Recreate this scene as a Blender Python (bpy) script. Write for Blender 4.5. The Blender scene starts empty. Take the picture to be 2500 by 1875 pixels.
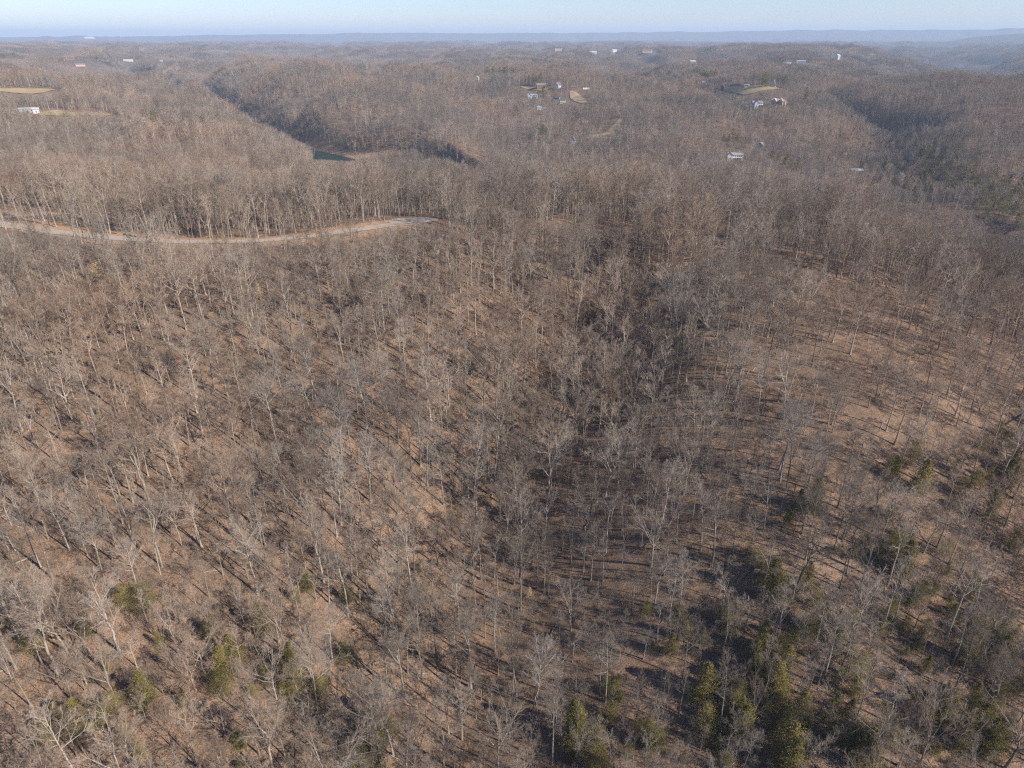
import bpy, math, random
import numpy as np
from mathutils import Vector

D = bpy.data
sc = bpy.context.scene
R = math.radians

# ------------------------------------------------------------------ camera, sky, sun, exposure
CAM_Z = 180.0
PITCH = 26.9
F = 683.0                      # focal length in pixels of a 1024 px wide frame
cam_d = D.cameras.new('camera')
cam_d.sensor_width = 36.0
cam_d.lens = 36.0 * F / 1024.0
cam_d.clip_start = 1.0
cam_d.clip_end = 90000.0
cam = D.objects.new('camera', cam_d)
sc.collection.objects.link(cam)
cam.location = (0, 0, CAM_Z)
cam.rotation_euler = (R(90 - PITCH), 0, 0)
sc.camera = cam

SUN_AZ = 118.0                 # degrees clockwise from the viewing direction (+Y)
SUN_EL = 33.0
world = D.worlds.new('World')
sc.world = world
world.use_nodes = True
wn = world.node_tree
wn.nodes.clear()
sky = wn.nodes.new('ShaderNodeTexSky')
sky.sky_type = 'NISHITA'
sky.sun_disc = False
sky.sun_elevation = R(SUN_EL)
sky.sun_rotation = R(SUN_AZ)
sky.altitude = 300
sky.air_density = 1.0
sky.dust_density = 0.15
sky.ozone_density = 3.0
bg = wn.nodes.new('ShaderNodeBackground')
bg.inputs['Strength'].default_value = 0.088
wo = wn.nodes.new('ShaderNodeOutputWorld')
tint = wn.nodes.new('ShaderNodeMix'); tint.data_type = 'RGBA'; tint.blend_type = 'MULTIPLY'
tint.inputs[0].default_value = 1.0; tint.inputs[7].default_value = (0.83, 0.855, 1.04, 1)
wn.links.new(sky.outputs[0], tint.inputs[6]); wn.links.new(tint.outputs[2], bg.inputs[0])
wn.links.new(bg.outputs[0], wo.inputs[0])

sun_d = D.lights.new('sun', 'SUN')
sun_d.energy = 5.0
sun_d.angle = R(0.53)
sun_d.color = (1.0, 0.93, 0.84)
sun = D.objects.new('sun', sun_d)
sc.collection.objects.link(sun)
sdir = Vector((math.sin(R(SUN_AZ)) * math.cos(R(SUN_EL)), math.cos(R(SUN_AZ)) * math.cos(R(SUN_EL)), math.sin(R(SUN_EL))))
sun.rotation_euler = sdir.to_track_quat('Z', 'Y').to_euler()

sc.view_settings.view_transform = 'Standard'
sc.view_settings.look = 'None'
sc.view_settings.gamma = 1.0
sc.view_settings.exposure = 0.80
cy = sc.cycles
cy.max_bounces = 3
cy.diffuse_bounces = 2
cy.glossy_bounces = 1
cy.transmission_bounces = 2
cy.transparent_max_bounces = 4
cy.volume_bounces = 0
cy.caustics_reflective = False
cy.caustics_refractive = False
cy.use_denoising = False
cy.pixel_filter_type = 'BLACKMAN_HARRIS'
cy.filter_width = 1.3

COL = sc.collection

# ------------------------------------------------------------------ ground shape
# control points: x right, y forward, z relative to the camera
CP = np.array([
 (0,0,-150),(-60,40,-132),(60,40,-147),(0,60,-142),(0,-120,-165),(-170,0,-112),(170,0,-158),(0,-500,-160),(-500,-200,-110),(500,-300,-165),
 (0,-3000,-100),(-3000,0,-95),(3000,0,-100),
 (-16,88,-141),(-18,110,-139),(-18,135,-134),(2,177,-122),(34,212,-109),(50,245,-98),(54,282,-87),(22,150,-123),(30,180,-113),
 (-60,95,-121),(-110,120,-104),(-150,150,-91),(-100,170,-96),(-60,140,-113),(-130,220,-82),(-70,220,-91),(-220,200,-70),(-44,180,-105),(-20,245,-90),
 (-234,312,-74),(-195,298,-76),(-158,287,-77),(-107,286,-77.5),(-79,300,-77.5),(-43,317,-77),(-180,260,-74),(-100,262,-77),
 (20,325,-78),(60,320,-80),(90,285,-82),(110,240,-86),(85,197,-93),(100,172,-97),(62,225,-91),(62,172,-103),(40,140,-117),(45,100,-131),
 (118,150,-108),(150,165,-107),(140,112,-126),(95,92,-132),(190,140,-130),(215,180,-124),(150,215,-93),
 (97,380,-88),(150,320,-86),(190,263,-93),(235,215,-110),(0,400,-89),(-100,410,-93),(-200,390,-88),(-320,390,-86),
 (300,360,-135),(400,330,-158),(340,240,-150),(250,480,-142),(120,500,-128),
 (484,600,-172),(484,692,-152),(900,420,-172),(700,520,-150),(900,800,-120),
 (564,1092,-158),(310,990,-150),(505,917,-166),(714,1018,-96),(635,1120,-112),(950,1100,-90),(400,800,-168),
 (-160,540,-118),(-170,700,-142),(0,600,-140),(0,780,-168),(150,800,-166),(-269,1105,-172),(-200,900,-164),
 (-266,498,-98),(-448,821,-88),(-600,915,-84),(-799,1224,-80),(-336,870,-100),(-279,1000,-160),(-420,600,-92),(-700,700,-82),
 (-918,2066,-172),(-560,1500,-172),(-700,1500,-120),(-800,1700,-95),
 (0,1180,-150),(-180,1330,-112),(-290,1300,-106),(-190,1195,-122),(-515,1660,-99),(-790,2130,-97),(-560,1400,-112),(-430,1000,-110),(57,1480,-98),(150,1480,-97),(60,1700,-88),(219,1174,-122),(120,1000,-158),(-60,1230,-140),
 (479,1315,-104),(452,1430,-92),(773,1668,-93),(640,1400,-100),(300,1500,-105),(-300,1900,-92),(-500,2100,-95),(300,2100,-92),
 (1043,1790,-92),(1400,1500,-90),(1250,2300,-120),(2000,2900,-165),(2480,3970,-205),(2800,4150,-92),(2640,3500,-96),(3200,3900,-90),(3400,4700,-85),(1700,3600,-90),(1400,2900,-95),(2300,5200,-85),
 (-2500,2500,-88),(-1600,1500,-84),(-1800,3200,-88),(0,3000,-90),(0,4500,-90),(-2500,5000,-90),(2000,7000,-90),(-2000,9000,-90),(4000,9000,-90),
 (0,14000,-92),(-9000,9000,-92),(9000,9000,-92),(0,30000,-94),(-20000,20000,-94),(20000,20000,-94),(-10000,-10000,-95),(10000,-10000,-95),
], float)
CP[:, 2] += CAM_Z

def warp(x, y):
    r = np.hypot(x, y) + 1e-6
    k = np.log1p(r / 70.0) / r
    return x * k, y * k

_qx, _qy = warp(CP[:, 0], CP[:, 1])
_c = 0.06
def _phi(d2): return np.sqrt(d2 + _c * _c)
_A = _phi((_qx[:, None] - _qx[None]) ** 2 + (_qy[:, None] - _qy[None]) ** 2)
_W = np.linalg.solve(_A + 1e-3 * np.eye(len(_A)) * 0, CP[:, 2] - CP[:, 2].mean())

_rs = np.random.RandomState(7)
_LAT = _rs.rand(256, 256).astype(np.float32) * 2 - 1
def vnoise(x, y):
    xi = np.floor(x).astype(int); yi = np.floor(y).astype(int)
    fx = x - xi; fy = y - yi
    fx = fx * fx * (3 - 2 * fx); fy = fy * fy * (3 - 2 * fy)
    a = _LAT[xi & 255, yi & 255]; b = _LAT[(xi + 1) & 255, yi & 255]
    c = _LAT[xi & 255, (yi + 1) & 255]; d = _LAT[(xi + 1) & 255, (yi + 1) & 255]
    return (a * (1 - fx) + b * fx) * (1 - fy) + (c * (1 - fx) + d * fx) * fy

def smooth(a, b, x):
    t = np.clip((x - a) / (b - a), 0, 1)
    return t * t * (3 - 2 * t)

def seg_dist(x, y, poly):
    best = np.full(np.shape(x), 1e9)
    for (x0, y0), (x1, y1) in zip(poly[:-1], poly[1:]):
        dx, dy = x1 - x0, y1 - y0
        t = np.clip(((x - x0) * dx + (y - y0) * dy) / (dx * dx + dy * dy), 0, 1)
        best = np.minimum(best, np.hypot(x - x0 - t * dx, y - y0 - t * dy))
    return best

RIVER = [(-1700, 3300), (-918, 2066), (-640, 1600), (-420, 1250), (-285, 1098), (-130, 1035), (0, 900), (180, 790), (400, 690), (490, 600), (700, 430), (1100, 300)]
WATER_Z = CAM_Z - 173.0
ROADP = [(-330, 352), (-262, 325), (-234, 311), (-210, 301), (-183, 293), (-158, 287.5), (-132, 284.5), (-107, 286), (-92, 292), (-79, 298), (-64, 307), (-52, 315)]
SIDEP = [(-250, 318), (-238, 330), (-215, 338), (-185, 340)]

# far ridges: (mean distance, list of (u pixel, height above camera in px))
def far_ridges(x, y, r):
    az = np.arctan2(x, y)
    u = 512 + F * np.tan(np.clip(az, -1.2, 1.2)) * 1.0
    e1 = np.interp(u, [-400, 880, 930, 990, 1060, 1600], [-6, -6, 0.0, 2.6, 3.4, 3.6])
    e2 = np.interp(u, [-500, 60, 130, 165, 200, 260, 330, 370, 420, 470, 560, 640, 740, 800, 900, 980, 1100, 1700],
                   [0.2, 0.3, 1.2, 0.8, 1.5, 2.0, 2.6, 3.4, 3.6, 3.1, 3.6, 4.4, 4.9, 5.6, 5.2, 6.2, 7.4, 8.0])
    e2 = e2 + 0.5 * vnoise(u / 14.0, r * 0 + 3.3) + 0.25 * vnoise(u / 5.0, r * 0 + 8.3)
    h1 = CAM_Z + e1 / F * 12500.0
    h2 = CAM_Z + e2 / F * 17500.0
    b1 = np.exp(-((r - 12500) / 1000.0) ** 2)
    b2 = np.exp(-((r - 17500) / 1500.0) ** 2)
    return h1, b1, h2, b2

def river_d(x, y):
    return seg_dist(x, y, RIVER) * (1 + 0.75 * smooth(-150, -40, np.asarray(x, float)))

def height(x, y):
    x = np.asarray(x, float); y = np.asarray(y, float)
    shp = x.shape
    x = x.ravel(); y = y.ravel()
    out = np.empty(len(x))
    for s in range(0, len(x), 60000):
        xs, ys = x[s:s + 60000], y[s:s + 60000]
        qx, qy = warp(xs, ys)
        z = _phi((qx[:, None] - _qx[None]) ** 2 + (qy[:, None] - _qy[None]) ** 2) @ _W + CP[:, 2].mean()
        out[s:s + 60000] = z
    r = np.hypot(x, y)
    near = smooth(200, 500, r)
    mid = smooth(500, 1100, r)
    far = smooth(1500, 3200, r)
    out += 1.1 * vnoise(x / 34.0, y / 34.0) + 0.35 * vnoise(x / 11.0 + 9, y / 11.0)
    out += near * 3.0 * vnoise(x / 90.0 + 3, y / 90.0)
    g1 = 1 - np.abs(vnoise(x / 250.0 + 71, y / 620.0 + 23)) * 2.1
    deep = smooth(950, 1500, r)
    out += mid * (11.0 * vnoise(x / 230.0 + 31, y / 230.0 + 5) + 4.5 * vnoise(x / 95.0, y / 95.0 + 40)) - deep * 40.0 * np.clip(g1, 0, 1) ** 1.6 + deep * 8
    v = 1 - np.abs(vnoise(x / 900.0 + 13, y / 900.0 + 77)) * 1.8
    w = 1 - np.abs(vnoise(x / 420.0 + 53, y / 420.0 + 17)) * 2.0
    out += far * (-70.0 * np.clip(v, 0, 1) ** 2 - 26 * np.clip(w, 0, 1) ** 2 + 18 + 14 * vnoise(x / 1900.0 + 5, y / 1900.0))
    h1, b1, h2, b2 = far_ridges(x, y, r)
    out = out + (np.maximum(h1 - out, 0)) * b1
    out = out + (np.maximum(h2 - out, 0)) * b2
    # river gorge
    d = river_d(x, y)
    k = 1 - smooth(40, 80, d)
    out = out * (1 - k) + (WATER_Z - 5) * k
    bank = WATER_Z + 1.2 + np.maximum(d - 52, 0) * 0.45
    out = np.where((d > 48) & (d < 400), np.maximum(out, np.minimum(bank, WATER_Z + 8)), out)
    # road bench
    rd = np.minimum(seg_dist(x, y, ROADP), seg_dist(x, y, SIDEP))
    kk = (1 - smooth(5.0, 14.0, rd))
    if kk.any():
        m = kk > 0
        # average height over a few metres is what a graded road follows
        base = CAM_Z - 77.0 + 0 * x[m]
        out[m] = out[m] * (1 - 0.75 * kk[m]) + base * 0.75 * kk[m]
    return out.reshape(shp)

def h1(x, y): return float(height(np.array([x]), np.array([y]))[0])

CP_, SP_ = math.cos(R(PITCH)), math.sin(R(PITCH))
def ray(u, v):
    a = (u - 512) / F; b = (384 - v) / F
    return np.array([a, CP_ + b * SP_, -SP_ + b * CP_])

def ground_at(u, v, rmin=30.0):
    """point of the ground seen along a line of sight"""
    d = ray(u, v)
    t = np.geomspace(rmin, 26000, 2500)
    p = d[None] * t[:, None]
    z = height(p[:, 0], p[:, 1])
    below = np.nonzero(p[:, 2] + CAM_Z < z)[0]
    i = below[0] if len(below) else len(t) - 1
    t0, t1 = t[max(i - 1, 0)], t[i]
    tt = np.linspace(t0, t1, 24)
    p = d[None] * tt[:, None]
    z = height(p[:, 0], p[:, 1])
    below = np.nonzero(p[:, 2] + CAM_Z < z)[0]
    j = below[0] if len(below) else len(tt) - 1
    return float(p[j, 0]), float(p[j, 1]), float(z[j])

def project(x, y, z):
    zz = z - CAM_Z
    depth = y * CP_ - zz * SP_
    up = y * SP_ + zz * CP_
    return 512 + F * x / depth, 384 - F * up / depth, depth

# ------------------------------------------------------------------ materials
def newmat(name):
    m = D.materials.new(name); m.use_nodes = True
    nt = m.node_tree; nt.nodes.clear()
    out = nt.nodes.new('ShaderNodeOutputMaterial')
    b = nt.nodes.new('ShaderNodeBsdfPrincipled')
    nt.links.new(b.outputs[0], out.inputs[0])
    b.inputs['Roughness'].default_value = 0.9
    b.inputs['Specular IOR Level'].default_value = 0.15
    return m, nt, b

def ramp(nt, stops, fac, interp='LINEAR'):
    r = nt.nodes.new('ShaderNodeValToRGB')
    r.color_ramp.interpolation = interp
    el = r.color_ramp.elements
    while len(el) < len(stops): el.new(0.5)
    for e, (p, c) in zip(el, stops):
        e.position = p; e.color = (*c, 1)
    nt.links.new(fac, r.inputs[0])
    return r.outputs[0]

def noise(nt, vec, scale, detail=3, rough=0.6):
    n = nt.nodes.new('ShaderNodeTexNoise')
    n.inputs['Scale'].default_value = scale; n.inputs['Detail'].default_value = detail
    n.inputs['Roughness'].default_value = rough
    if vec is not None: nt.links.new(vec, n.inputs['Vector'])
    return n.outputs['Fac']

def mixc(nt, fac, a, b, blend='MIX'):
    m = nt.nodes.new('ShaderNodeMix'); m.data_type = 'RGBA'; m.blend_type = blend
    for s, v in ((m.inputs[0], fac), (m.inputs[6], a), (m.inputs[7], b)):
        if isinstance(v, (int, float)): s.default_value = v
        elif isinstance(v, tuple): s.default_value = (*v, 1)
        else: nt.links.new(v, s)
    return m.outputs[2]

def math_(nt, op, a, b=None):
    n = nt.nodes.new('ShaderNodeMath'); n.operation = op
    for s, v in ((n.inputs[0], a), (n.inputs[1], b)):
        if v is None: continue
        if isinstance(v, (int, float)): s.default_value = v
        else: nt.links.new(v, s)
    return n.outputs[0]

def per_tree(nt):
    oi = nt.nodes.new('ShaderNodeObjectInfo')
    w = nt.nodes.new('ShaderNodeTexWhiteNoise'); w.noise_dimensions = '3D'
    nt.links.new(oi.outputs['Location'], w.inputs['Vector'])
    return w.outputs['Value'], oi

def mat_bark(name, lo, mid, hi, patch=True):
    m, nt, b = newmat(name)
    v, oi_ = per_tree(nt)
    c = ramp(nt, [(0.0, lo), (0.5, mid), (1.0, hi)], v)
    # stands differ: some warmer brown, some greyer
    sn = noise(nt, oi_.outputs['Location'], 0.011, 3)
    c = mixc(nt, 1.0, c, ramp(nt, [(0.33, (1.20, 0.99, 0.86)), (0.44, (1.05, 0.98, 0.92)), (0.54, (0.92, 0.92, 0.91)), (0.66, (0.62, 0.64, 0.67))], sn), 'MULTIPLY')
    tc = nt.nodes.new('ShaderNodeTexCoord')
    if patch:
        n = noise(nt, tc.outputs['Object'], 0.9, 3)
        c = mixc(nt, math_(nt, 'MULTIPLY', n, 0.55), c, (0.10, 0.085, 0.07))
        n2 = noise(nt, tc.outputs['Object'], 3.0, 2)
        c = mixc(nt, ramp(nt, [(0.56, (0, 0, 0)), (0.66, (0.5, 0.5, 0.5))], n2), c, (0.52, 0.49, 0.44))
    nt.links.new(c, b.inputs['Base Color'])
    return m

M_BARK = mat_bark('bark', (0.165, 0.125, 0.095), (0.325, 0.268, 0.212), (0.46, 0.405, 0.34))
M_TWIG = mat_bark('twigs', (0.168, 0.122, 0.090), (0.245, 0.19, 0.146), (0.32, 0.263, 0.215), patch=False)
M_BRUSH = mat_bark('brush', (0.19, 0.13, 0.09), (0.27, 0.20, 0.145), (0.33, 0.26, 0.20), patch=False)

def mat_simple(name, col, rough=0.7, spec=0.3, var=0.12, scale=2.0):
    m, nt, b = newmat(name)
    tc = nt.nodes.new('ShaderNodeTexCoord')
    n = noise(nt, tc.outputs['Object'], scale, 4)
    dark = tuple(max(0, c * (1 - 2 * var)) for c in col)
    nt.links.new(ramp(nt, [(0.3, dark), (0.7, tuple(min(1, c * (1 + var)) for c in col))], n), b.inputs['Base Color'])
    b.inputs['Roughness'].default_value = rough
    b.inputs['Specular IOR Level'].default_value = spec
    return m

# ground: leaf litter, cut banks, far canopy tone
def mat_ground():
    m, nt, b = newmat('leaf_litter')
    g = nt.nodes.new('ShaderNodeNewGeometry')
    P = g.outputs['Position']
    n1 = noise(nt, P, 0.05, 5, 0.62)
    n2 = noise(nt, P, 0.55, 5, 0.7)
    n3 = noise(nt, P, 3.5, 3, 0.75)
    c1 = ramp(nt, [(0.34, (0.075, 0.052, 0.034)), (0.48, (0.212, 0.138, 0.091)), (0.60, (0.285, 0.190, 0.130)), (0.72, (0.38, 0.272, 0.192))], n2)
    c2 = ramp(nt, [(0.34, (0.13, 0.090, 0.058)), (0.54, (0.27, 0.168, 0.110)), (0.70, (0.34, 0.24, 0.172))], n1)
    c = mixc(nt, 0.5, c1, c2)
    c = mixc(nt, ramp(nt, [(0.40, (1, 1, 1)), (0.52, (0, 0, 0))], n3), c, (0.075, 0.052, 0.036))
    c = mixc(nt, ramp(nt, [(0.60, (0, 0, 0)), (0.70, (0.7, 0.7, 0.7))], n3), c, (0.42, 0.31, 0.225))
    n4 = noise(nt, P, 0.16, 4, 0.7)
    c = mixc(nt, ramp(nt, [(0.50, (0, 0, 0)), (0.62, (0.55, 0.55, 0.55))], n4), c, (0.105, 0.078, 0.056))
    at = nt.nodes.new('ShaderNodeAttribute'); at.attribute_name = 'soil'
    soil = ramp(nt, [(0.3, (0.28, 0.165, 0.095)), (0.7, (0.42, 0.285, 0.185))], n2)
    c = mixc(nt, at.outputs['Fac'], c, soil)
    a2 = nt.nodes.new('ShaderNodeAttribute'); a2.attribute_name = 'canopy'
    can = ramp(nt, [(0.35, (0.095, 0.075, 0.06)), (0.65, (0.16, 0.125, 0.10))], n1)
    c = mixc(nt, a2.outputs['Fac'], c, can)
    nt.links.new(c, b.inputs['Base Color'])
    bp = nt.nodes.new('ShaderNodeBump'); bp.inputs['Distance'].default_value = 0.25; bp.inputs['Strength'].default_value = 0.8
    nt.links.new(n3, bp.inputs['Height']); nt.links.new(bp.outputs[0], b.inputs['Normal'])
    return m
M_GROUND = mat_ground()

# ------------------------------------------------------------------ mesh helpers
def mesh_from(name, V, Fc, mats=(), midx=None, smooth_=False):
    """V (n,3); Fc list of (m,k) arrays of the same k"""
    me = D.meshes.new(name)
    V = np.asarray(V, np.float32)
    me.vertices.add(len(V)); me.vertices.foreach_set('co', V.ravel())
    loops = np.concatenate([f.ravel() for f in Fc]).astype(np.int32)
    tot = np.concatenate([np.full(len(f), f.shape[1], np.int32) for f in Fc])
    start = np.concatenate([[0], np.cumsum(tot)[:-1]]).astype(np.int32)
    me.loops.add(len(loops)); me.loops.foreach_set('vertex_index', loops)
    me.polygons.add(len(tot)); me.polygons.foreach_set('loop_start', start); me.polygons.foreach_set('loop_total', tot)
    for m in mats: me.materials.append(m)
    if midx is not None: me.polygons.foreach_set('material_index', np.asarray(midx, np.int32))
    me.polygons.foreach_set('use_smooth', np.full(len(tot), smooth_, bool))
    me.update(calc_edges=True); me.validate()
    return me

def link(name, me, parent=None, loc=None, rot=None, scale=None, **props):
    o = D.objects.new(name, me); COL.objects.link(o)
    if parent is not None: o.parent = parent
    if loc is not None: o.location = loc
    if rot is not None: o.rotation_euler = rot
    if scale is not None: o.scale = (scale,) * 3 if isinstance(scale, (int, float)) else scale
    for k, v in props.items(): o[k] = v
    return o

def norm(a): return a / (np.linalg.norm(a, axis=-1, keepdims=True) + 1e-9)

def perp(rng, d):
    r = rng.normal(size=d.shape)
    r -= (r * d).sum(-1, keepdims=True) * d
    return norm(r)

def tubes(P, Rad, k):
    """P (N,S+1,3), Rad (N,S+1) -> verts, quads"""
    N, S1 = Rad.shape
    t = np.empty_like(P); t[:, 1:-1] = P[:, 2:] - P[:, :-2]; t[:, 0] = P[:, 1] - P[:, 0]; t[:, -1] = P[:, -1] - P[:, -2]
    t = norm(t)
    ref = np.where(np.abs(t[:, :1, 2:3]) > 0.8, np.array([1., 0, 0]), np.array([0, 0, 1.]))
    u = norm(np.cross(t, np.broadcast_to(ref, t.shape)))
    v = np.cross(t, u)
    a = np.arange(k) * 2 * math.pi / k
    V = P[:, :, None] + Rad[:, :, None, None] * (u[:, :, None] * np.cos(a)[:, None] + v[:, :, None] * np.sin(a)[:, None])
    V = V.reshape(-1, 3)
    n = np.arange(N)[:, None, None] * S1 * k; s = np.arange(S1 - 1)[None, :, None] * k; j = np.arange(k)[None, None]
    j2 = (j + 1) % k
    Q = np.stack([n + s + j, n + s + j2, n + s + k + j2, n + s + k + j], -1).reshape(-1, 4)
    return V, Q

def spikes(P0, P1, w, rng):
    """thin three-sided twigs, open at the foot"""
    d = norm(P1 - P0); u = perp(rng, d); v = np.cross(d, u)
    N = len(P0)
    B = [P0 + w[:, None] * (u * math.cos(a) + v * math.sin(a)) for a in (0, 2.094, 4.189)]
    V = np.stack(B + [P1], 1).reshape(-1, 3)
    i = np.arange(N)[:, None] * 4
    T = np.concatenate([i + np.array([[0, 1, 3]]), i + np.array([[1, 2, 3]]), i + np.array([[2, 0, 3]])])
    return V, T

class Geo:
    def __init__(s): s.V = []; s.F = []; s.M = []; s.n = 0
    def add(s, V, Fc, mi=0):
        s.V.append(V); s.F.append(Fc + s.n); s.M.append(np.full(len(Fc), mi)); s.n += len(V)
    def mesh(s, name, mats):
        return mesh_from(name, np.concatenate(s.V), s.F, mats, np.concatenate(s.M))

def branches(rng, P, Rad, per, t0, t1, ang, lenf, S, up, wob, rk=0.55, maxlen=None):
    """children of branches P (N,S+1,3): returns P', Rad' of N*per branches"""
    N, S1, _ = P.shape
    seglen = np.linalg.norm(np.diff(P, axis=1), axis=-1).sum(1)
    t = t0 + (t1 - t0) * (np.arange(per)[None] + rng.rand(N, per)) / per
    f = t * (S1 - 1); i = np.minimum(f.astype(int), S1 - 2); fr = (f - i)[..., None]
    n = np.arange(N)[:, None]
    base = P[n, i] * (1 - fr) + P[n, i + 1] * fr
    tan = norm(P[n, i + 1] - P[n, i])
    rr = Rad[n, i] * (1 - fr[..., 0]) + Rad[n, i + 1] * fr[..., 0]
    base = base.reshape(-1, 3); tan = tan.reshape(-1, 3); rr = rr.ravel(); tt = t.ravel()
    A = np.radians(ang[0] + (ang[1] - ang[0]) * rng.rand(len(tt)))
    d = norm(tan * np.cos(A)[:, None] + perp(rng, tan) * np.sin(A)[:, None] + np.array([0, 0, up]))
    L = np.repeat(seglen, per) * lenf * (1.15 - 0.75 * tt) * (0.7 + 0.6 * rng.rand(len(tt)))
    if maxlen: L = np.minimum(L, maxlen)
    Q = [base]; dd = d
    for s in range(S):
        dd = norm(dd + rng.normal(size=dd.shape) * wob + np.array([0, 0, up * 0.5]))
        Q.append(Q[-1] + dd * (L / S)[:, None])
    Q = np.stack(Q, 1)
    r0 = np.minimum(rr * rk, rr * 0.9)
    Rd = r0[:, None] * np.linspace(1, 0.35, S + 1)[None]
    return Q, Rd

STYLES = {
 #        crown base, n limbs, limb angle lo/hi, crown radius factor, fork
 'tall':   (0.50, 15, (24, 58), 0.25, 0),
 'spread': (0.34, 12, (30, 62), 0.40, 2),
 'fork':   (0.42, 12, (20, 46), 0.28, 2),
 'slim':   (0.46, 12, (22, 50), 0.16, 0),
 'vase':   (0.26, 13, (14, 36), 0.40, 4),
 'open':   (0.46, 8, (30, 62), 0.34, 1),
}
def make_tree(seed, style, H=25.0, lod=0, split=False):
    """returns Geo (trunk, crown)"""
    rng = np.random.RandomState(seed)
    cb, nl, ang, crf, fork = STYLES[style]
    T = Geo(); C = T if not split else Geo()
    r0 = H * 0.0100 * (0.9 + 0.3 * rng.rand())
    S = 10
    z = np.linspace(0, 1, S + 1)
    top = 0.96 if fork == 0 else (cb + 0.25)
    lean = rng.normal(size=2) * 0.022 * H
    wob = np.cumsum(rng.normal(size=(S + 1, 2)) * 0.0075 * H, 0) * z[:, None]
    tr = np.stack([lean[0] * z ** 2 + wob[:, 0], lean[1] * z ** 2 + wob[:, 1], z * top * H - 0.4], 1)[None]
    trr = (r0 * (1 - z * (0.86 if fork == 0 else 0.45)) * (1 + 0.5 * np.exp(-z * 22)))[None]
    V, Q = tubes(tr, trr, 8 if lod == 0 else (5 if lod == 1 else 3)); T.add(V, Q, 0)
    stems_P, stems_R = tr, trr
    # leaders for forked trees
    if fork:
        az0 = rng.rand() * 6.28
        LP, LR = [], []
        for kf in range(fork + 1):
            az = az0 + kf * 6.283 / (fork + 1) + rng.normal() * 0.25
            i0 = max(2, int(S * (0.62 + 0.3 * rng.rand())))
            if kf == 0: i0 = S
            b = tr[0, i0]
            tilt = math.radians((12 + 12 * rng.rand()) if style != 'vase' else (22 + 12 * rng.rand()))
            d = np.array([math.sin(tilt) * math.cos(az), math.sin(tilt) * math.sin(az), math.cos(tilt)])
            L = (H * 0.97 - b[2]) / max(d[2], .5) * (0.86 + 0.14 * rng.rand())
            n = 7; pts = [b]
            for s in range(n):
                d = norm(d + rng.normal(size=3) * 0.07 + np.array([0, 0, 0.05]))
                pts.append(pts[-1] + d * L / n)
            LP.append(pts); LR.append(trr[0, i0] * 0.72 * np.linspace(1, 0.15, n + 1))
        LP = np.array(LP); LR = np.array(LR)
        V, Q = tubes(LP, LR, 6 if lod == 0 else (4 if lod == 1 else 3)); C.add(V, Q, 0)
        per = max(3, int(round(nl * 1.5 / (fork + 1))))
        L1, R1 = branches(rng, LP, LR, per, 0.08, 0.97, ang, 0.52, 6, 0.06, 0.075, 0.62)
        cr = crf * H
        # a few limbs straight off the trunk
        B1, S1_ = branches(rng, tr, trr, 4, (cb * 0.9) / top, 0.98, (45, 72), 0.40, 6, 0.08, 0.08, 0.5)
        L1 = np.concatenate([L1, B1]); R1 = np.concatenate([R1, S1_])
    else:
        cr = crf * H
        t = cb + (0.97 - cb) * (np.arange(nl) + rng.rand(nl)) / nl
        f = t / 0.96 * S; i = np.minimum(f.astype(int), S - 1); fr = np.clip(f - i, 0, 1)
        base = tr[0, i] * (1 - fr[:, None]) + tr[0, i + 1] * fr[:, None]
        rr = trr[0, i] * (1 - fr) + trr[0, i + 1] * fr
        az = np.arange(nl) * 2.4 + rng.normal(size=nl) * 0.4
        q = (t - cb) / (1 - cb)
        A = np.radians(ang[1] + (ang[0] - ang[1]) * q + rng.normal(size=nl) * 6)
        d = np.stack([np.sin(A) * np.cos(az), np.sin(A) * np.sin(az), np.cos(A)], 1)
        L = cr * 1.25 * np.sqrt(np.clip(1.08 - q ** 2 * 0.85, 0.1, 1)) * (0.65 + 0.5 * rng.rand(nl))
        L = np.minimum(L, (H * 1.0 - base[:, 2]) / np.maximum(d[:, 2], .2) + 1)
        pts = [base]; dd = d
        for s in range(6):
            dd = norm(dd + rng.normal(size=dd.shape) * 0.075 + np.array([0, 0, 0.06]))
            pts.append(pts[-1] + dd * (L / 6)[:, None])
        L1 = np.stack(pts, 1)
        R1 = (np.minimum(rr * 0.66, 0.17 * H / 25)[:, None]) * np.linspace(1, 0.28, 7)[None]
    k1 = {0: 5, 1: 4, 2: 3}[lod]
    R1 = np.maximum(R1, {0: 0.018, 1: 0.022, 2: 0.035}[lod])
    V, Q = tubes(L1, R1, k1); C.add(V, Q, 0)
    n2 = {0: 6, 1: 6, 2: 4}[lod]
    L2, R2 = branches(rng, L1, R1, n2, 0.18, 0.98, (26, 56), 0.50, 4, 0.06, 0.10, 0.62)
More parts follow.
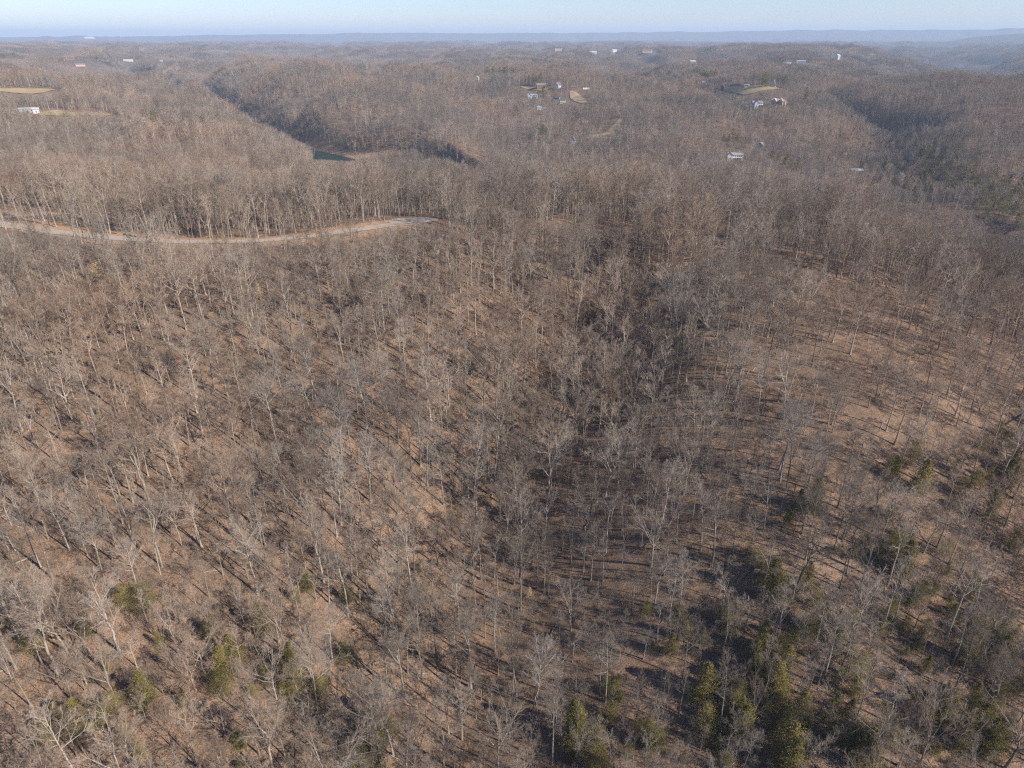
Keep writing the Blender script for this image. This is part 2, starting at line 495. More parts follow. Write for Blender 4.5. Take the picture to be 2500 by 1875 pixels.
    if lod < 2:
        R2 = np.maximum(R2, {0: 0.02, 1: 0.02}[lod])
        V, Q = tubes(L2, R2, 3); C.add(V, Q, 0)
        n3 = {0: 6, 1: 5}[lod]
        L3, R3 = branches(rng, L2, R2, n3, 0.12, 0.98, (24, 56), 0.56, 2, 0.06, 0.08, 0.62)
        if lod == 0:
            R3 = np.maximum(R3, 0.011)
            V, Q = tubes(L3, R3, 3); C.add(V, Q, 1)
            n4 = 6
            L4, R4 = branches(rng, L3, R3, n4, 0.08, 1.0, (20, 56), 0.8, 1, 0.06, 0.05, 0.7, maxlen=1.9)
            V, Q = spikes(L4[:, 0], L4[:, 1], np.full(len(L4), 0.0125), rng); C.add(V, Q, 1)
        else:
            V, Q = spikes(L3[:, 0], L3[:, 2], np.full(len(L3), 0.027), rng); C.add(V, Q, 1)
            L4, R4 = branches(rng, L3, R3, 3, 0.15, 1.0, (25, 60), 0.8, 1, 0.12, 0.1, 0.7, maxlen=2.0)
            V, Q = spikes(L4[:, 0], L4[:, 1], np.full(len(L4), 0.020), rng); C.add(V, Q, 1)
    else:
        V, Q = spikes(L2[:, 0], L2[:, 4], np.full(len(L2), 0.05), rng); C.add(V, Q, 0)
        L3, R3 = branches(rng, L2, R2, 5, 0.1, 1.0, (28, 60), 0.62, 1, 0.12, 0.1, 0.6)
        V, Q = spikes(L3[:, 0], L3[:, 1], np.full(len(L3), 0.06), rng); C.add(V, Q, 1)
    return T, C

def make_shrub(seed, H=4.0):
    rng = np.random.RandomState(seed); G = Geo()
    n = 6
    az = rng.rand(n) * 6.28; A = np.radians(8 + 34 * rng.rand(n))
    d = np.stack([np.sin(A) * np.cos(az), np.sin(A) * np.sin(az), np.cos(A)], 1)
    pts = [np.stack([rng.normal(size=n) * .25, rng.normal(size=n) * .25, np.full(n, -.2)], 1)]
    L = H * (0.6 + 0.5 * rng.rand(n))
    for s in range(4):
        d = norm(d + rng.normal(size=d.shape) * .15); pts.append(pts[-1] + d * (L / 4)[:, None])
    P = np.stack(pts, 1); Rr = np.full((n, 1), .028) * np.linspace(1, .4, 5)[None]
    V, Q = tubes(P, Rr, 3); G.add(V, Q, 0)
    P2, R2 = branches(rng, P, Rr, 7, .2, 1, (25, 60), .5, 2, .1, .15, .7)
    V, Q = tubes(P2, np.maximum(R2, .011), 3); G.add(V, Q, 0)
    P3, R3 = branches(rng, P2, R2, 5, .1, 1, (25, 60), .6, 1, .1, .1, .7)
    V, Q = spikes(P3[:, 0], P3[:, 1], np.full(len(P3), .014), rng); G.add(V, Q, 0)
    return G

def make_patch(seed, size=80.0, n=190):
    """a stand of far trees seen as one rough canopy"""
    rng = np.random.RandomState(seed); G = Geo()
    c = (rng.rand(n, 2) - .5) * size * 1.08
    Hh = 14 + 8 * rng.rand(n); rad = 2.5 + 1.9 * rng.rand(n)
    k = 26
    d = norm(rng.normal(size=(n, k, 3)))
    rr = rng.rand(n, k) ** (1 / 2.2)
    P = np.empty((n, k, 3))
    P[..., 0] = c[:, :1] + d[..., 0] * rr * rad[:, None]
    P[..., 1] = c[:, 1:] + d[..., 1] * rr * rad[:, None]
    P[..., 2] = (Hh * .68)[:, None] + d[..., 2] * rr * (Hh * .32)[:, None]
    P = P.reshape(-1, 3)
    t = norm(d.reshape(-1, 3) * .6 + np.array([0, 0, .7]) + rng.normal(size=P.shape) * .35)
    V, Q = spikes(P - t * 1.1, P + t * 1.3, np.full(len(P), .17), rng); G.add(V, Q, 1)
    b = np.stack([c[:, 0], c[:, 1], np.full(n, -4.0)], 1); e = np.stack([c[:, 0], c[:, 1], Hh * .9], 1)
    V, Q = spikes(b, e, np.full(n, .32), rng); G.add(V, Q, 0)
    return G

def make_evergreen(seed, H=13.0, form='cone', lod=0):
    rng = np.random.RandomState(seed); T = Geo(); C = Geo()
    z = np.linspace(0, 1, 7); lean = rng.normal(size=2) * .02 * H
    tr = np.stack([lean[0] * z ** 2, lean[1] * z ** 2, z * H * .96 - .3], 1)[None]
    V, Q = tubes(tr, (H * .0105 * (1.05 - z))[None], 6); T.add(V, Q, 0)
    lo = {'cone': .08, 'round': .10, 'pine': .38}[form]
    nb = {0: 74, 1: 40}[lod]
    t = lo + (1 - lo) * (np.arange(nb) + rng.rand(nb)) / nb
    q = (t - lo) / (1 - lo)
    if form == 'cone': prof = ((1 - q) ** .75 * .25 + .02) * (.75 + .5 * rng.rand(nb))
    elif form == 'round': prof = np.sqrt(np.clip(1 - (q * 1.25 - .35) ** 2, .02, 1)) * .30
    else: prof = np.sqrt(np.clip(1 - (q * 1.3 - .45) ** 2, .04, 1)) * .24
    L = H * prof * (.6 + .6 * rng.rand(nb))
    az = np.arange(nb) * 2.4 + rng.normal(size=nb) * .5
    A = np.radians(np.where(q > .8, 45, 78) + rng.normal(size=nb) * 9)
    d = np.stack([np.sin(A) * np.cos(az), np.sin(A) * np.sin(az), np.cos(A)], 1)
    b = np.stack([np.interp(t, z, tr[0, :, 0]), np.interp(t, z, tr[0, :, 1]), t * H * .95], 1)
    pts = [b]; dd = d
    for s in range(4):
        dd = norm(dd + rng.normal(size=dd.shape) * .08 + np.array([0, 0, -.06])); pts.append(pts[-1] + dd * (L / 4)[:, None])
    P = np.stack(pts, 1)
    V, Q = tubes(P, np.full((nb, 1), .035) * np.linspace(1, .3, 5)[None], 3); T.add(V, Q, 0)
    # needle sprays: many small blades round each branch
    ns = {0: 95, 1: 34}[lod]
    tt = rng.rand(nb, ns) ** .7; f = tt * 4; i = np.minimum(f.astype(int), 3); fr = (f - i)[..., None]
    n = np.arange(nb)[:, None]
    c = (P[n, i] * (1 - fr) + P[n, i + 1] * fr).reshape(-1, 3)
    spread = (np.repeat(L, ns) * .22 + .12)
    off = rng.normal(size=c.shape) * spread[:, None] * np.array([1, 1, .45])
    c = c + off
    k = len(c)
    a = norm(off + rng.normal(size=c.shape) * .5 + np.array([0, 0, .25])); s_ = np.cross(a, perp(rng, a))
    w = (.07 + .10 * rng.rand(k)) * (1.0 if lod == 0 else 1.9) * (H / 13) ** .5
    ln = w * (1.8 + rng.rand(k))
    V = np.stack([c - a * ln[:, None] * .5, c + s_ * w[:, None] * .5, c + a * ln[:, None] * .5 - np.array([0, 0, .08]), c - s_ * w[:, None] * .5], 1).reshape(-1, 3)
    Q = np.arange(k * 4).reshape(-1, 4)
    C.add(V, Q, 0)
    return T, C

# ------------------------------------------------------------------ ground sheet (one polar sheet out to the horizon)
FRONT = R(44)
n_in = 620
az = np.concatenate([np.linspace(-FRONT, FRONT, n_in), np.linspace(FRONT, 2 * math.pi - FRONT, 74)[1:-1]])
rings = np.sort(np.concatenate([np.geomspace(8, 30000, 700), np.linspace(1020, 1270, 90)]))
A_, R_ = np.meshgrid(az, rings)
gx = np.sin(A_) * R_; gy = np.cos(A_) * R_
gz = height(gx, gy)
na, nr = len(az), len(rings)
V = np.stack([gx, gy, gz], -1).reshape(-1, 3)
V = np.concatenate([V, [[0, 0, h1(0, 0.01)]]])
i = np.arange(nr - 1)[:, None] * na; j = np.arange(na)[None]; j2 = (j + 1) % na
Q = np.stack([i + j, i + na + j, i + na + j2, i + j2], -1).reshape(-1, 4)
c0 = len(V) - 1
T0 = np.stack([np.full(na, c0), np.arange(na), (np.arange(na) + 1) % na], 1)
me = mesh_from('ground', V, [Q, T0], [M_GROUND], smooth_=True)

# real colour of the surface: bare soil on the cut banks and clearings; closed canopy beyond the last modelled trees
def in_poly(x, y, poly):
    c = np.zeros(np.shape(x), bool); n = len(poly)
    for k in range(n):
        x0, y0 = poly[k]; x1, y1 = poly[(k + 1) % n]
        c ^= ((y0 > y) != (y1 > y)) & (x < (x1 - x0) * (y - y0) / (y1 - y0 + 1e-12) + x0)
    return c
vx, vy = V[:, 0], V[:, 1]
rd = np.minimum(seg_dist(vx, vy, ROADP), seg_dist(vx, vy, SIDEP))
soil = 1 - smooth(8, 15 + 3 * vnoise(vx / 6, vy / 6), rd)
dr = river_d(vx, vy)
soil = np.maximum(soil, np.where(vx < -180, 1 - smooth(57, 63, dr), 1 - smooth(54, 60, dr)))
TRACK = [(20, 322), (60, 318), (100, 285), (150, 235), (190, 205)]      # old cleared strip along the crest
soil = np.maximum(soil, 0.45 * (1 - smooth(2, 7 + 2 * vnoise(vx / 9, vy / 9), seg_dist(vx, vy, TRACK))))
a = me.attributes.new('soil', 'FLOAT', 'POINT'); a.data.foreach_set('value', soil.astype(np.float32))
can = smooth(1700, 3000, np.hypot(vx, vy))
a = me.attributes.new('canopy', 'FLOAT', 'POINT'); a.data.foreach_set('value', can.astype(np.float32))
ground = link('ground', me, kind='structure', label='leaf strewn hilly ground reaching the horizon')

# ------------------------------------------------------------------ river
def mat_water():
    m, nt, b = newmat('water')
    b.inputs['Base Color'].default_value = (0.018, 0.034, 0.027, 1)
    b.inputs['Roughness'].default_value = 0.3
    b.inputs['Specular IOR Level'].default_value = 0.04
    tc = nt.nodes.new('ShaderNodeTexCoord')
    n = noise(nt, tc.outputs['Object'], 0.6, 4)
    bp = nt.nodes.new('ShaderNodeBump'); bp.inputs['Distance'].default_value = 0.25; bp.inputs['Strength'].default_value = 0.5
    nt.links.new(n, bp.inputs['Height']); nt.links.new(bp.outputs[0], b.inputs['Normal'])
    return m

def strip(poly, halfw, zf, step=4.0, cross=5):
    """ribbon mesh along a polyline; zf(x, y) gives its height"""
    P = np.array(poly, float)
    s = np.concatenate([[0], np.cumsum(np.hypot(*np.diff(P, axis=0).T))])
    # smooth through the points
    n = max(4, int(s[-1] / step))
    t = np.linspace(0, s[-1], n)
    x = np.interp(t, s, P[:, 0]); y = np.interp(t, s, P[:, 1])
    for _ in range(int(10 / step * 3) + 2):
        x[1:-1] = (x[:-2] + 2 * x[1:-1] + x[2:]) / 4; y[1:-1] = (y[:-2] + 2 * y[1:-1] + y[2:]) / 4
    tx = np.gradient(x); ty = np.gradient(y); l = np.hypot(tx, ty); nx, ny = -ty / l, tx / l
    w = np.linspace(-1, 1, cross)
    hw = halfw if np.ndim(halfw) == 0 else np.interp(t, np.linspace(0, s[-1], len(halfw)), halfw)
    hw = np.broadcast_to(hw, x.shape) * (1 + 0.10 * vnoise(t / 7.0, t * 0 + 5))
    X = x[:, None] + nx[:, None] * w * hw[:, None]; Y = y[:, None] + ny[:, None] * w * hw[:, None]
    Z = zf(X, Y)
    V = np.stack([X, Y, Z], -1).reshape(-1, 3)
    i = np.arange(n - 1)[:, None] * cross; j = np.arange(cross - 1)[None]
    Q = np.stack([i + j, i + cross + j, i + cross + j + 1, i + j + 1], -1).reshape(-1, 4)
    return V, Q
V, Q = strip(RIVER, 85, lambda X, Y: X * 0 + WATER_Z, 20, 3)
link('river', mesh_from('river', V, [Q], [mat_water()]), kind='structure', label='dark green river in the wooded gorge')

# ------------------------------------------------------------------ gravel road with its turning circle
def mat_gravel():
    m, nt, b = newmat('gravel')
    g = nt.nodes.new('ShaderNodeNewGeometry')
    n = noise(nt, g.outputs['Position'], 1.3, 5, 0.75)
    n2 = noise(nt, g.outputs['Position'], 0.12, 3)
    c = ramp(nt, [(0.3, (0.22, 0.185, 0.15)), (0.6, (0.40, 0.35, 0.295))], n)
    c = mixc(nt, ramp(nt, [(0.45, (0, 0, 0)), (0.65, (0.6, 0.6, 0.6))], n2), c, (0.36, 0.245, 0.16))
    nt.links.new(c, b.inputs['Base Color'])
    return m
M_GRAVEL = mat_gravel()
V, Q = strip(ROADP, [6.0, 5.4, 4.6, 3.6, 3.0, 2.8, 2.8, 3.6], lambda X, Y: height(X, Y) + 0.16, 2.0, 7)
G = Geo(); G.add(V, Q, 0)
# turning circle at its end
a2, r2 = np.meshgrid(np.linspace(0, 2 * math.pi, 41)[:-1], np.array([0.01, 2.5, 5.0, 7.5]))
X = -46 + np.cos(a2) * r2 * 1.55; Y = 319 + np.sin(a2) * r2 * (1 + 0.12 * np.sin(3 * a2))
V = np.stack([X, Y, height(X, Y) + 0.17], -1).reshape(-1, 3)
i = np.arange(3)[:, None] * 40; j = np.arange(40)[None]
G.add(V, np.stack([i + j, i + 40 + j, i + 40 + (j + 1) % 40, i + (j + 1) % 40], -1).reshape(-1, 4), 0)
link('road', G.mesh('road', [M_GRAVEL]), kind='structure', label='pale gravel road ending in a turning circle')
V, Q = strip(SIDEP, 2.0, lambda X, Y: height(X, Y) + 0.15, 2.0, 5)
link('track', mesh_from('track', V, [Q], [M_GRAVEL]), kind='structure', label='gravel side track joining the road')

# ------------------------------------------------------------------ fields: draped sheets on the far ground
def mat_field(name, c0_, c1_):
    m, nt, b = newmat(name)
    g = nt.nodes.new('ShaderNodeNewGeometry')
    n = noise(nt, g.outputs['Position'], 0.06, 5, 0.7)
    nt.links.new(ramp(nt, [(0.3, c0_), (0.7, c1_)], n), b.inputs['Base Color'])
    return m
M_STRAW = mat_field('dry_grass', (0.30, 0.22, 0.115), (0.42, 0.31, 0.18))
M_LAWN = mat_field('lawn_grass', (0.20, 0.165, 0.085), (0.32, 0.25, 0.14))
M_CLAY = mat_field('clay', (0.30, 0.19, 0.125), (0.42, 0.28, 0.19))
CLEAR = []          # (x, y, radius) circles without trees
CLEARPOLY = []
SIGHT = []          # (x, y, z, half width, length) openings in front of something that shows
def field(name, pix, mat, label, lift=0.7, sight=110):
    W = [ground_at(u, v, 200)[:2] for u, v in pix]
    W = np.array(W); c = W.mean(0)
    # shrink rings towards the middle, draped on the ground
    N = 72
    per = []
    m = len(W)
    for k in range(m):
        a_, b_ = W[k], W[(k + 1) % m]
        for q in range(N // m + 1): per.append(a_ + (b_ - a_) * q / (N // m + 1))
    per = np.array(per)
    for _ in range(3): per = (np.roll(per, 1, 0) + 2 * per + np.roll(per, -1, 0)) / 4
    N = len(per); K = 14
    s = np.linspace(1, 0.0, K)[:, None, None]
    XY = c + (per - c)[None] * s
    Z = height(XY[..., 0], XY[..., 1]) + lift
    V = np.concatenate([XY, Z[..., None]], -1).reshape(-1, 3)
    i = np.arange(K - 1)[:, None] * N; j = np.arange(N)[None]
    Q = np.stack([i + j, i + N + j, i + N + (j + 1) % N, i + (j + 1) % N], -1).reshape(-1, 4)
    link(name, mesh_from(name, V, [Q], [mat], smooth_=True), kind='structure', label=label)
    CLEARPOLY.append(per)
    z = height(per[:, 0], per[:, 1])
    for k in range(0, N, 2):
        SIGHT.append((per[k, 0], per[k, 1], z[k], 7, sight))
def S(ox, oy, sc_, *pts):      # photo crops -> 1024 px frame
    return [((ox + x / sc_) * 0.4096, (oy + y / sc_) * 0.4096) for x, y in pts]
Z4B = (0, 180, 4.916); Z2B = (1230, 160, 7.373); Z3B = (1650, 120, 4.424)
field('field', S(*Z4B, (-60, 175), (200, 178), (500, 182), (700, 195), (560, 225), (300, 245), (100, 225), (-60, 215)), M_STRAW, 'dry tan hayfield among bare woods on the hill', sight=240)
field('meadow', S(*Z4B, (455, 470), (700, 435), (800, 470), (1100, 478), (1380, 492), (1250, 515), (900, 510), (620, 505), (480, 500)), M_LAWN, 'pale grass strip beside the white shed', sight=160)
field('yard', S(*Z4B, (1740, 575), (1830, 580), (1980, 620), (1940, 650), (1800, 650), (1750, 600)), M_CLAY, 'orange dirt yard by the dark round evergreen', sight=40)
field('hayfield', S(*Z2B, (1190, 460), (1250, 460), (1400, 555), (1510, 660), (1460, 690), (1300, 660), (1200, 600), (1180, 510)), M_STRAW, 'tan triangular field on the hill across the river')
field('lawn', S(*Z2B, (300, 372), (420, 385), (620, 405), (800, 410), (760, 460), (600, 455), (400, 425), (300, 392)), M_LAWN, 'green lawn in front of the brown roofed house')
field('pasture', S(*Z3B, (440, 415), (560, 430), (700, 428), (850, 412), (1100, 418), (1130, 435), (850, 475), (740, 500), (650, 480), (480, 440)), M_LAWN, 'open grass field in front of the gabled house')
field('clearing', S(1950, 60, 4.022, (640, 300), (720, 285), (850, 262), (845, 285), (760, 300), (680, 306)), M_CLAY, 'pink bare clay clearing on the far hill', lift=2.0, sight=200)
field('cut', S(*Z2B, (2080, 960), (2160, 960), (2000, 1190), (1880, 1260), (1840, 1320), (1500, 1330), (1480, 1290), (1800, 1250), (1930, 1150)), M_STRAW, 'tan power line clearing down the slope', sight=12)

# ------------------------------------------------------------------ houses
_mats = {}
def paint(c, kind='wall'):
    key = (c, kind)
    if key not in _mats: _mats[key] = mat_simple(kind + '_paint', c, 0.75 if kind == 'wall' else 0.6, 0.3, 0.08, 0.8)
    return _mats[key]
M_GLASS = mat_simple('window_glass', (0.03, 0.04, 0.05), 0.1, 0.6, 0.0)
def box(x0, x1, y0, y1, z0, z1):
    V = np.array([(x, y, z) for z in (z0, z1) for y in (y0, y1) for x in (x0, x1)], float)
    Q = np.array([[0, 2, 3, 1], [4, 5, 7, 6], [0, 1, 5, 4], [2, 6, 7, 3], [0, 4, 6, 2], [1, 3, 7, 5]])
    return V, Q
def wall_body(w, d, e, rise, style):
    """walls with their gables as one closed body"""
    x, y = w / 2, d / 2
    if style == 'cross': pass
    V = [(-x, -y, -3), (x, -y, -3), (x, y, -3), (-x, y, -3), (-x, -y, e), (x, -y, e), (x, y, e), (-x, y, e), (-x, 0, e + rise), (x, 0, e + rise)]
    F_ = [[0, 1, 5, 4], [2, 3, 7, 6], [3, 2, 1, 0]]
    G5 = [[1, 2, 6, 9, 5], [3, 0, 4, 8, 7]]
    T3 = [[4, 5, 9, 8], [6, 7, 8, 9]]
    return np.array(V, float), [np.array(F_), np.array(G5), np.array(T3)]
def roof_slab(w, d, e, rise, o=0.6, t=0.3):
    x = w / 2 + o; y = d / 2 + o; sl = rise / (d / 2); ze = e - sl * o
    V = [(-x, -y, ze + .05), (x, -y, ze + .05), (x, 0, e + rise + .05), (-x, 0, e + rise + .05), (x, y, ze + .05), (-x, y, ze + .05)]
    V += [(a_, b_, c_ + t) for a_, b_, c_ in V]
    Q = [[0, 3, 2, 1], [3, 5, 4, 2], [6, 7, 8, 9], [9, 8, 10, 11], [0, 1, 7, 6], [4, 5, 11, 10], [1, 2, 8, 7], [2, 4, 10, 8], [3, 0, 6, 9], [5, 3, 9, 11]]
    return np.array(V, float), np.array(Q)
house_objs = []
def house(u, v, w, d, e, rise, wc, rc, rot, label, floors=1, extra=None, name='house', cat='house', clear=15, sight=130, nwin=4, lift=0.0, rmin=400):
    x, y, z = ground_at(u, v, rmin)
    rt = D.objects.new(name, None); COL.objects.link(rt)
    a_ = math.atan2(-x, y) + R(rot)
    rt.location = (x, y, z + 0.5 + lift); rt.rotation_euler = (0, 0, a_)
    rt['label'] = label; rt['category'] = cat
    V, Fs = wall_body(w, d, e, rise, '')
    link('wall', mesh_from('wall', V, Fs, [paint(wc)]), rt)
    V, Q = roof_slab(w, d, e, rise)
    rf = link('roof', mesh_from('roof', V, [Q], [paint(rc, 'roof')]), rt)
    if nwin:
        pitchw = w / (nwin + 1)
        for f in range(floors):
            zc = (e / floors) * (f + 0.55)
            for k in range(nwin):
                xc = -w / 2 + pitchw * (k + 1)
                if f == 0 and k == nwin // 2:
                    V, Q = box(xc - .55, xc + .55, -d / 2 - .07, -d / 2 + .05, 0, 2.1)
                    link('door', mesh_from('door', V, [Q], [paint((0.12, 0.06, 0.04), 'door')]), rt)
                else:
                    V, Q = box(xc - .6, xc + .6, -d / 2 - .06, -d / 2 + .05, zc - .7, zc + .7)
                    link('window', mesh_from('window', V, [Q], [M_GLASS]), rt)
    if extra:
        for ex in extra:
            kind, ew, ed, ee, er, ex_, ey_ = ex
            if kind == 'wing':       # a gabled wing whose ridge runs towards the viewer
                V, Fs = wall_body(ed, ew, ee, er, '')
                V2 = V.copy(); V2[:, 0] = V[:, 1] + ex_; V2[:, 1] = -V[:, 0] + ey_
                link('wing', mesh_from('wing', V2, Fs, [paint(wc)]), rt)
                V, Q = roof_slab(ed, ew, ee, er)
                V2 = V.copy(); V2[:, 0] = V[:, 1] + ex_; V2[:, 1] = -V[:, 0] + ey_
                link('roof', mesh_from('roof', V2, [Q], [paint(rc, 'roof')]), rt)
                V, Q = box(ex_ - .8, ex_ + .8, ey_ - ed / 2 - .06, ey_ - ed / 2 + .05, 1.2, 2.8)
                link('window', mesh_from('window', V, [Q], [M_GLASS]), rt)
            elif kind == 'chimney':
                V, Q = box(ex_ - ew / 2, ex_ + ew / 2, ey_ - ed / 2, ey_ + ed / 2, e * .6, e + rise + ee)
                link('chimney', mesh_from('chimney', V, [Q], [paint((0.6, 0.56, 0.5), 'brick')]), rf)
            elif kind == 'deck':
                G = Geo(); V, Q = box(ex_ - ew / 2, ex_ + ew / 2, ey_ - ed / 2, ey_ + ed / 2, ee, ee + .3); G.add(V, Q)
                for sx in (-1, 1):
                    V, Q = box(ex_ + sx * ew / 2 * .94 - .15, ex_ + sx * ew / 2 * .94 + .15, ey_ - ed / 2 + .02, ey_ - ed / 2 + .32, -2, ee - .01); G.add(V, Q)
                V, Q = box(ex_ - ew / 2, ex_ + ew / 2, ey_ - ed / 2 + .003, ey_ - ed / 2 + .08, ee + 1.0, ee + 1.1); G.add(V, Q)
                link('deck', G.mesh('deck', [paint((0.62, 0.58, 0.52), 'deck')]), rt)
    CLEAR.append((x, y, clear)); SIGHT.append((x, y, z + 1.0, max(w, d) * .6, sight))
    house_objs.append(rt)
    return rt
def P(crop, x, y): return S(*crop, (x, y))[0]
Z5B = (1700, 340, 3.687); Z8B = (0, 60, 3.16); Z2 = (800, 40, 2.602)
WH = (0.56, 0.56, 0.55); CR = (0.50, 0.46, 0.38); GR = (0.42, 0.42, 0.42); BR = (0.22, 0.14, 0.09); PK = (0.52, 0.37, 0.30)
rW = (0.42, 0.42, 0.42); rB = (0.20, 0.17, 0.15); rG = (0.30, 0.30, 0.31); rD = (0.09, 0.09, 0.10); rR = (0.27, 0.15, 0.115)
house(*P(Z2B, 690, 392), 24, 11, 3.6, 3.6, BR, rB, 8, 'brown ranch house with wide brown roof beside the tall pine', extra=[('wing', 8, 9, 3.2, 2.4, 9, -6)])
house(*P(Z2B, 970, 405), 12, 9, 5.5, 3.5, (0.70, 0.74, 0.66), rB, 60, 'pale green gabled house with two white chimneys', 2, [('chimney', 1.2, 1.2, 2.0, 0, -4, 0), ('chimney', 1.2, 1.2, 2.0, 0, 4, 0)])
house(*P(Z2B, 520, 600), 20, 11, 6.2, 2.4, (0.54, 0.55, 0.60), rG, -6, 'large white house below the lawn, tall windows facing the river', 2, [('wing', 7, 7, 6.8, 2.4, -5, -7), ('deck', 8, 4, 3.0, 0, 5, -7.5)], nwin=6)
house(*P(Z2B, 1060, 672), 11, 8, 5.0, 2.2, CR, rD, 10, 'cream house with dark roof just left of the tan triangular field', 2)
house(*P(Z2B, 950, 615), 12, 8, 3.2, 2.6, (0.30, 0.27, 0.26), rD, -14, 'dark grey house tucked behind the cream house')
house(*P(Z2B, 630, 795), 8, 7, 3.4, 2.2, (0.60, 0.58, 0.54), rG, 12, 'small grey cottage downhill from the large white house', nwin=3)
house(*P(Z2B, 435, 750), 3.2, 3.2, 3.6, 1.6, CR, rW, 0, 'tiny cream shed left of the small grey cottage', nwin=1, name='shed', cat='shed', clear=7)
house(*P(Z2B, 1245, 1395), 8, 7, 4.2, 4.2, (0.74, 0.74, 0.72), rG, 82, 'white steep gabled cottage near the top of the nearest wooded crest', 1, nwin=3, extra=[('deck', 7, 3, 1.4, 0, 0, -5)])
house(*P(Z3B, 310, 384), 14, 9, 4, 3, PK, rB, 20, 'pinkish brick house under the clump of dark pines')
house(*P(Z3B, 1050, 406), 11, 9, 2.4, 9.0, (0.55, 0.48, 0.36), rD, 78, 'steep gabled tan house at the end of the grass field', 1, nwin=3)
house(*P(Z3B, 650, 400), 20, 8, 2.8, 2.0, (0.12, 0.11, 0.10), rD, 4, 'long low dark barn behind the grass field', name='barn', cat='barn')
house(*P(Z3B, 765, 408), 9, 4, 2.6, 1.0, CR, rW, 4, 'cream mobile home beside the long dark barn', name='mobile_home', cat='mobile home')
house(*P(Z3B, 508, 440), 5, 7, 4.4, 2.6, (0.10, 0.07, 0.08), rD, 70, 'narrow dark shed at the left end of the grass field', nwin=1, name='shed', cat='shed')
house(*P(Z3B, 870, 625), 17, 10, 6.4, 2.8, (0.46, 0.49, 0.52), rG, 22, 'blue white two storey house below the grass field', 2, [('wing', 7, 8, 6.6, 3, -4, -6), ('deck', 6, 4, 3, 0, 6, -7)], nwin=5)
house(*P(Z3B, 1110, 605), 22, 12, 6.0, 4.0, PK, (0.40, 0.31, 0.27), -12, 'big pink brick house with many gables right of the blue white house', 2, [('wing', 8, 9, 6.0, 4.6, -6, -8), ('wing', 6, 8, 6.4, 4.0, 5, -7), ('chimney', 1.4, 1.4, 2, 0, 2, 0)], nwin=5)
house(*P(Z3B, 745, 610), 7, 6, 3.2, 2.0, (0.64, 0.62, 0.58), rG, 0, 'small pale shed left of the blue white house', nwin=1, name='shed', cat='shed', clear=8)
house(*P(Z3B, 1945, 408), 9, 9, 8.4, 5.0, (0.74, 0.76, 0.72), rW, 75, 'tall white tower like house alone in the woods', 3, nwin=3)
house(*P(Z5B, 345, 180), 20, 11, 5.6, 2.4, (0.78, 0.75, 0.66), rG, 6, 'large cream house with rows of dark windows beside green pines', 2, [('wing', 7, 8, 6.4, 2.6, -7, -6), ('deck', 9, 4, 2.6, 0, 5, -7.5), ('chimney', 1.1, 1.1, 2.4, 0, 5, 1)], nwin=7)
house(*P(Z5B, 575, 75), 6, 9, 3.6, 3.2, GR, rG, 70, 'small grey shed on the slope above the large cream house', nwin=1, name='shed', cat='shed', clear=9)
house(*P(Z5B, 1445, 300), 14, 8, 2.6, 1.8, (0.36, 0.38, 0.36), (0.44, 0.46, 0.44), 3, 'grey green roofed boathouse at the bottom of the shaded valley', name='boathouse', cat='boathouse', nwin=2, sight=40)
house(*P(Z5B, 1830, 365), 8, 8, 6.0, 3.0, (0.70, 0.71, 0.74), rW, 64, 'white two storey house in the shaded valley near green pines', 2, nwin=3, sight=40)
house(*P(Z5B, 1680, 336), 4, 4, 2.6, 1.4, WH, rG, 40, 'tiny white shed between the boathouse and the white valley house', name='shed', cat='shed', nwin=1, clear=7, sight=40)
house(*P(Z4B, 435, 468), 7, 6, 3.8, 1.4, (0.52, 0.52, 0.52), rW, 4, 'bright white shed at the left end of the pale grass strip', name='shed', cat='shed', nwin=1)
house(*P(Z4B, 335, 462), 18, 8, 3.4, 1.4, (0.36, 0.35, 0.34), (0.30, 0.29, 0.29), 4, 'long pale grey barn adjoining the bright white shed', name='barn', cat='barn', nwin=3)
house(*P(Z4B, 1415, 626), 16, 6, 2.0, 1.2, (0.66, 0.64, 0.62), rW, -5, 'long low white roofed mobile home left of the dirt yard', name='mobile_home', cat='mobile home')
house(*P(Z4B, 1605, 592), 9, 7, 3.0, 1.8, (0.70, 0.68, 0.66), rW, 14, 'white roofed cottage between the mobile home and the dirt yard')
house(*P(Z4B, 1725, 572), 7, 5, 2.4, 1.6, (0.72, 0.68, 0.62), rW, -10, 'small white shed at the edge of the orange dirt yard', name='shed', cat='shed', nwin=1, clear=8)
house(*P(Z4B, 1740, 296), 11, 7, 2.8, 1.4, (0.66, 0.64, 0.64), rW, 0, 'lone white roofed house in woods above the dark round evergreen')
house(*P(Z8B, 990, 281), 40, 12, 4.4, 2.4, CR, rW, 2, 'very long pale commercial shed far off on the left plateau', name='barn', cat='barn', nwin=7, clear=24, sight=160)
house(*P(Z8B, 1505, 330), 20, 11, 4.6, 3, WH, rW, -8, 'white farmhouse at the head of the gorge', clear=24, sight=200)
house(*P(Z8B, 1245, 288), 13, 9, 4.4, 3, (0.66, 0.64, 0.6), rG, 10, 'pale house between the very long shed and the white farmhouse', clear=20, sight=200)
house(*P(Z8B, 620, 318), 30, 12, 4, 2.6, (0.50, 0.36, 0.30), rR, 4, 'long reddish barn on the left plateau', name='barn', cat='barn', clear=18, sight=120)
house(*P(Z2, 950, 412), 9, 8, 7.0, 4.0, (0.58, 0.57, 0.53), rW, 74, 'white narrow two storey house left of the pine clump on the plateau', 2, nwin=2, clear=20, sight=160)
house(*P(Z3B, 180, 152), 22, 14, 6, 5, (0.56, 0.56, 0.54), rW, 12, 'white peaked house far behind the pine clump', clear=34, sight=300)
